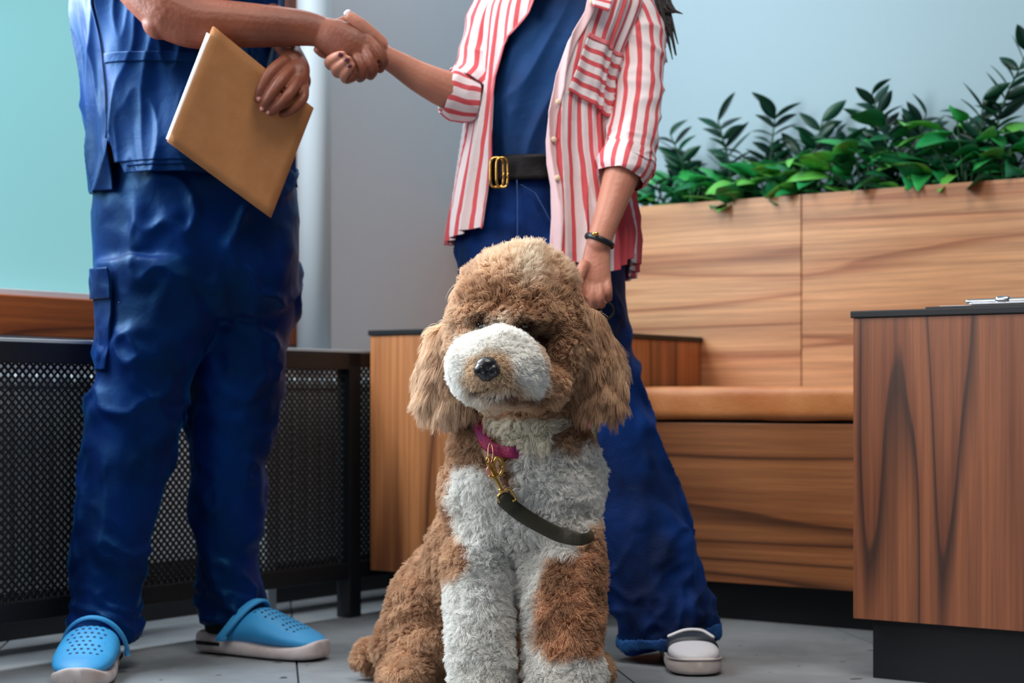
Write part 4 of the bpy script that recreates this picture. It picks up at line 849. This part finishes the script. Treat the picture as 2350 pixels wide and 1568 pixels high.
def attr_mat(name, attr, rough):
    m = bpy.data.materials.new(name); m.use_nodes = True; t = m.node_tree; b = t.nodes['Principled BSDF']
    a = nd(t, 'ShaderNodeAttribute', attribute_name=attr); t.links.new(a.outputs['Color'], b.inputs['Base Color']); b.inputs['Roughness'].default_value = rough; b.inputs['Specular IOR Level'].default_value = .25
    return m
dbo = part('body', db, attr_mat('dog_undercoat', 'fur', .9), dog, dog)
bvh = BVHTree.FromPolygons([tuple(q) for q in v], [tuple(p.vertices) for p in db.polygons])
CO = Vector((0, 0, CAMZ))
def hit(x, y, d=2.9):
    r = (P(x, y, 1.0)-CO).normalized(); h = bvh.ray_cast(CO, r)
    return h[0].y if h[0] is not None else d
# things the fur must leave free, as px polylines with a radius
LEASH = [(1163, 1152), (1185, 1172), (1215, 1192), (1250, 1212), (1285, 1228), (1315, 1236), (1338, 1238)]
COLL = [(1098, 972), (1106, 998), (1120, 1022), (1145, 1034), (1176, 1039), (1200, 1038)]
def distpoly(x, y, pl):
    d = np.full(len(x), 1e9)
    for (x0, y0), (x1, y1) in zip(pl[:-1], pl[1:]):
        t = np.clip(((x-x0)*(x1-x0)+(y-y0)*(y1-y0))/((x1-x0)**2+(y1-y0)**2), 0, 1); d = np.minimum(d, np.hypot(x-x0-t*(x1-x0), y-y0-t*(y1-y0)))
    return d
def make_fur(N, K=7):
    me = db; me.calc_loop_triangles(); nt = len(me.loop_triangles); tri = np.empty(nt*3, np.int32); me.loop_triangles.foreach_get('vertices', tri); tri = tri.reshape(-1, 3)
    vv = getv(me); nn = getn(me); A, B, C = vv[tri[:, 0]], vv[tri[:, 1]], vv[tri[:, 2]]
    fn = np.cross(B-A, C-A); ar = np.linalg.norm(fn, axis=1); fn /= ar[:, None]+1e-12
    cen = (A+B+C)/3; view = cen-np.array([0, 0, CAMZ]); view /= np.linalg.norm(view, axis=1)[:, None]
    w_ = ar*np.where((fn*view).sum(1) < .25, 1.0, .12); x, y = topx(cen); w_ *= np.where(y > 1600, .3, 1); w_ *= np.where((y < 960) & (cen[:, 1] < 3), 1.35, 1)
    ti = rng.choice(nt, N, p=w_/w_.sum()); r1 = np.sqrt(rng.random(N)); r2 = rng.random(N)
    b0, b1, b2 = 1-r1, r1*(1-r2), r1*r2
    p = A[ti]*b0[:, None]+B[ti]*b1[:, None]+C[ti]*b2[:, None]
    nr = nn[tri[ti, 0]]*b0[:, None]+nn[tri[ti, 1]]*b1[:, None]+nn[tri[ti, 2]]*b2[:, None]; nr /= np.linalg.norm(nr, axis=1)[:, None]
    x, y = topx(p); D = p[:, 1]
    keep = ~((distpoly(x, y, LEASH) < 15) & (D < 2.9)) & ~((distpoly(x, y, COLL) < 9) & (D < 2.9) & (x < 1188)) & ~((np.hypot((x-1117)/22, (y-848)/24) < 1) & (D < 2.66)) & ~((np.hypot(x-1104, (y-745)) < 7) & (D < 2.78)) & ~((np.hypot(x-1203, y-746) < 8) & (D < 2.78)) & ~((distpoly(x, y, [(1122, 1040), (1150, 1128)]) < 13) & (D < 2.9))
    p, nr, x, y, D = p[keep], nr[keep], x[keep], y[keep], D[keep]; N = len(p)
    head = (y < 960) & (D < 3.0) & (x > 1040) & (x < 1310); ear = (y < 985) & (D > 2.78) & ((x < 1068) | (x > 1312)); muz = (inpoly(x, y, [(1000, 740), (1262, 740), (1262, 950), (1060, 960), (1000, 900)], 4) > .5) & (D < 2.76)
    top_ = head & (y < 690); legs = (y > 1290) & (D < 2.95); chest = (y > 930) & (y <= 1290) & (D < 2.98)
    L = np.full(N, .016); L[head] = .015; L[top_] = .021; L[ear] = .030; L[muz] = .0108; L[legs] = .0135; L[chest] = .0145
    L *= rng.uniform(.6, 1.15, N); L *= 1+.25*fbm(p*30, 1)
    dn = np.hypot((x-1117), (y-848)); L = np.where(muz & (dn < 62), L*np.clip(.35+dn/62*.65, .35, 1), L)
    de = np.minimum(np.hypot(x-1103, y-748), np.hypot(x-1205, y-750)); L = np.where((D < 2.79) & (de < 34), L*np.clip(.5+de/34*.5, .5, 1), L)
    dl = np.minimum(distpoly(x, y, LEASH), distpoly(x, y, COLL)); L = np.where((D < 2.92) & (dl < 30), L*np.clip(.4+dl/30*.6, 0, 1), L)
    comb = np.zeros((N, 3)); comb[:, 2] = -.35
    comb[top_] = (0, 0, .35); comb[head & ~top_] = (0, 0, .1); comb[ear] = (0, 0, -1.5); comb[legs] = (0, 0, -.25); comb[muz] = 0
    outm = np.stack([(x-1117)/110, 0*x, -(y-848)/110], 1); comb[muz] = outm[muz]*1.1
    j = rng.normal(0, .22, (N, 3)); sw = np.stack([noise(p*34+k*9) for k in range(3)], 1)*.85; sw[muz] *= .35
    d = nr+comb+sw+j; d -= nr*np.minimum((d*nr).sum(1)-.25, 0)[:, None]; d /= np.linalg.norm(d, axis=1)[:, None]
    e1 = np.cross(d, nr+.13); e1 /= np.linalg.norm(e1, axis=1)[:, None]+1e-9; e2 = np.cross(d, e1)
    ph = noise(p*26+70)*PI*2.2; cr = np.where(muz, .0018, np.where(ear, .0036, np.where(chest, .0034, np.where(legs, .0022, .0026)))); tw = np.where(ear, 4.0, 5.2)
    t = np.linspace(0, 1, K); S = []
    for k in t:
        a = ph+tw*k; off = (e1*np.cos(a)[:, None]+e2*np.sin(a)[:, None]-e1*np.cos(ph)[:, None]-e2*np.sin(ph)[:, None])*(cr*k**.7)[:, None]
        g = np.zeros((N, 3)); g[:, 2] = -np.where(ear, .55, np.where(top_, .0, .22))*k*k; S.append(p+(d*k+g)*L[:, None]+off)
    S = np.stack(S, 1)
    # clumping toward guides
    gi = rng.choice(N, N//16, replace=False); kd = kdtree.KDTree(len(gi))
    for q, i in enumerate(gi): kd.insert(p[i], q)
    kd.balance(); near = np.array([gi[kd.find(q)[1]] for q in p])
    G = S[near]-p[near][:, None]+p[:, None]*0+p[near][:, None]; cl = np.where(muz, .42, np.where(legs, .42, .55))[:, None, None]*(t**1.3)[None, :, None]
    S = S*(1-cl)+G*cl
    c = furcol(p)
    mi = kd and near; c = c*.75+furcol(p[near], False)*.25
    return S, c
FUR_N = 270000
S, c = make_fur(FUR_N)
N, K, _ = S.shape
hc = bpy.data.hair_curves.new('fur'); hc.add_curves([K]*N)
hc.attributes['position'].data.foreach_set('vector', S.astype(np.float32).ravel()) if 'position' in hc.attributes else hc.position_data.foreach_set('vector', S.astype(np.float32).ravel())
ra = hc.attributes.get('radius') or hc.attributes.new('radius', 'FLOAT', 'POINT')
ra.data.foreach_set('value', np.tile(np.interp(np.linspace(0, 1, K), [0, .6, 1], [.00042, .00036, .00010]), N).astype(np.float32))
ca = hc.attributes.new('fur', 'FLOAT_COLOR', 'CURVE'); ca.data.foreach_set('color', np.hstack([c, np.ones((N, 1))]).astype(np.float32).ravel())
fm = attr_mat('fur_strand', 'fur', .6)
t_ = fm.node_tree; tr_ = nd(t_, 'ShaderNodeBsdfTranslucent'); mx_ = nd(t_, 'ShaderNodeMixShader'); mx_.inputs[0].default_value = .38       # light passes through the hair
at_ = [q for q in t_.nodes if q.type == 'ATTRIBUTE'][0]; t_.links.new(at_.outputs['Color'], tr_.inputs['Color'])
t_.links.new(t_.nodes['Principled BSDF'].outputs[0], mx_.inputs[1]); t_.links.new(tr_.outputs[0], mx_.inputs[2]); t_.links.new(mx_.outputs[0], t_.nodes['Material Output'].inputs[0])
fo_ = part('fur', hc, fm, dog, dog)
# nose
nose = fuse([E(1117, 838, 2.598, 25, 19, 22), E(1104, 850, 2.596, 17, 17, 20), E(1132, 850, 2.596, 17, 17, 20), E(1117, 860, 2.600, 20, 16, 20), E(1117, 850, 2.615, 26, 26, 24)], .0011, 5)
v = getv(nose); n = getn(nose); x, y = topx(v)
for cx_, cy_, s in ((1102.5, 853, -1), (1131.5, 853, 1)):
    w_ = np.clip(1-np.hypot((x-cx_)/8.5, (y-cy_)/6.5), 0, 1)*(v[:, 1] < 2.612); v[:, 1] += .0042*np.minimum(w_*1.6, 1)
w_ = np.clip(1-np.abs(x-1117)/2.2, 0, 1)*(y > 852)*(v[:, 1] < 2.612); v[:, 1] += .0018*w_; v[:, 1] -= .005; setv(nose, v)
part('nose', nose, mat('nose_black', lin(20, 18, 24), .28, spec=.6, bump=(900, .12, 2)), dog, dog)
eye_m = mat('eye_dark', lin(14, 10, 10), .08, spec=.8)
for x, y in ((1103, 746), (1204, 747)):
    part('eye', mesh(*E(x, y, hit(x, y)+.003, 11, 9, 9)), eye_m, dog, dog)
part('mouth', mesh(*T([(1106, 889, hit(1106, 889)-.004), (1118, 893, hit(1118, 893)-.004), (1131, 890, hit(1131, 890)-.004)], [1.5, 3, 1.5])), mat('lip_dark', lin(34, 26, 30), .5), dog, dog)
# collar with ring and tag
neckc = P(1205, 985, 2.87); pts = [P(x, y, hit(x, y)-(.008 if x < 1185 else -.004)) for x, y in COLL]
pts += [P(1240, 1036, hit(1240, 1036)+.010), P(1300, 1018, hit(1300, 1018)+.014), P(1345, 985, 2.90), P(1320, 945, 2.98), P(1200, 925, 3.00), P(1090, 940, 2.97), P(1078, 955, 2.86), P(1098, 972, hit(1098, 972)-.008)]
co = part('collar', mesh(*tube(pts, (.0095, .0018), 10, 90, up=(0, 1, 0), closed_ends=False)), mat('collar_red', lin(170, 22, 70), .5, bump=(300, .3), var=(60, lin(120, 16, 90), .2)), dog, dog)
copper = mat('copper_wire', lin(216, 150, 120), .2, metal=1)
def ringp(x, y, D, rx, ry, r, dz=0.0, k=40):
    pts = [P(x+rx*math.cos(t), y+ry*math.sin(t), D+dz*math.sin(t)) for t in np.linspace(0, 2*PI, k)]; return tube(pts, px(r, D), 10, k*2, up=(0, 1, 0), closed_ends=False)
Dc = min(hit(1126, 1035), hit(1140, 1080), hit(1130, 1060))-.022
part('collar_ring', mesh(*ringp(1126, 1040, Dc, 5.5, 22, 1.9, -.006)), copper, co, dog)
tg_ = Dc-.002
part('tag_ring', mesh(*ringp(1143, 1071, tg_, 11, 20, 4.4)), gold, co, dog)
part('name_tag', mesh(*E(1128, 1081, tg_+.004, 13, 14, 2.2)), mat('tag_pink', lin(224, 150, 140), .35, metal=.6), co, dog)
# leash: clip, strap over the chest and on behind the dog up to the hand
le = thing('leash', 'dark olive leather dog leash with a brass clip crossing the white chest fur', 'leash', P(1163, 1150, 2.7))
lw = mat('leash_leather', lin(46, 42, 28), .5, spec=.4, bump=(160, .12))
Dl = [min(hit(x, y), hit(x-8, y+12), hit(x+8, y-12))-.016 for x, y in LEASH]
Dl = [min(d, Dl[0]+.06) for d in Dl]
pts = [P(x, y, d) for (x, y), d in zip(LEASH, Dl)]; D_e = Dl[-1]
pts += [P(1358, 1228, D_e+.03), P(1368, 1200, 2.90), P(1366, 1120, 3.02), P(1362, 1000, 3.07), P(1364, 850, 3.11), P(1368, 745, 3.15), P(1372, 700, 3.175)]
rad = [(px(a, 2.75), .0022) for a in ([18, 18, 17.5, 17, 17, 16, 14]+[12, 12, 12, 11, 11, 11, 11])]
part('strap', mesh(*tube(pts, rad, 12, 140, up=(0, 1, 0))), lw, le, le)
pts = [P(1352, 700, 3.19), P(1385, 694, 3.19), P(1402, 700, 3.195), P(1407, 718, 3.20), P(1395, 732, 3.20), P(1372, 738, 3.19)]
part('handle_loop', mesh(*tube(pts, (.0022, .009), 10, 50, up=(0, 1, 0))), lw, le, le)
Dk = Dl[0]-.004
cl_ = part('clip', mesh(*merge([T([(1121, 1062, Dc-.004), (1126, 1078, Dc-.004), (1138, 1100, Dk), (1149, 1122, Dk)], [3.2, 3.6, 4.4, 4.2], 14), ringp(1121, 1059, Dc-.003, 5, 9, 2.4), T([(1124, 1094, Dk-.003), (1130, 1096, Dk-.003)], [3.6, 3.0], 10), sph(P(1150, 1126, Dk), (px(7, 2.7), px(6, 2.7), px(6, 2.7)))])), gold, le, le)
def path(pl, r, D): return T([(a, b, D) for a, b in pl], r, 10, 40)
part('clip_loop', mesh(*path([(1146, 1152), (1143, 1140), (1152, 1131), (1166, 1122), (1174, 1128), (1184, 1144), (1178, 1150)], 2.6, Dk-.001)), gold, cl_, le)
part('stitched_end', mesh(*tube([P(1156, 1146, Dk+.001), P(1164, 1153, Dk+.001), P(1172, 1160, Dk+.003)], (px(19, 2.7), .0042), 12, 10, up=(0, 1, 0))), lw, le, le)
# remaining adjustments of floor contact are in the parts themselves
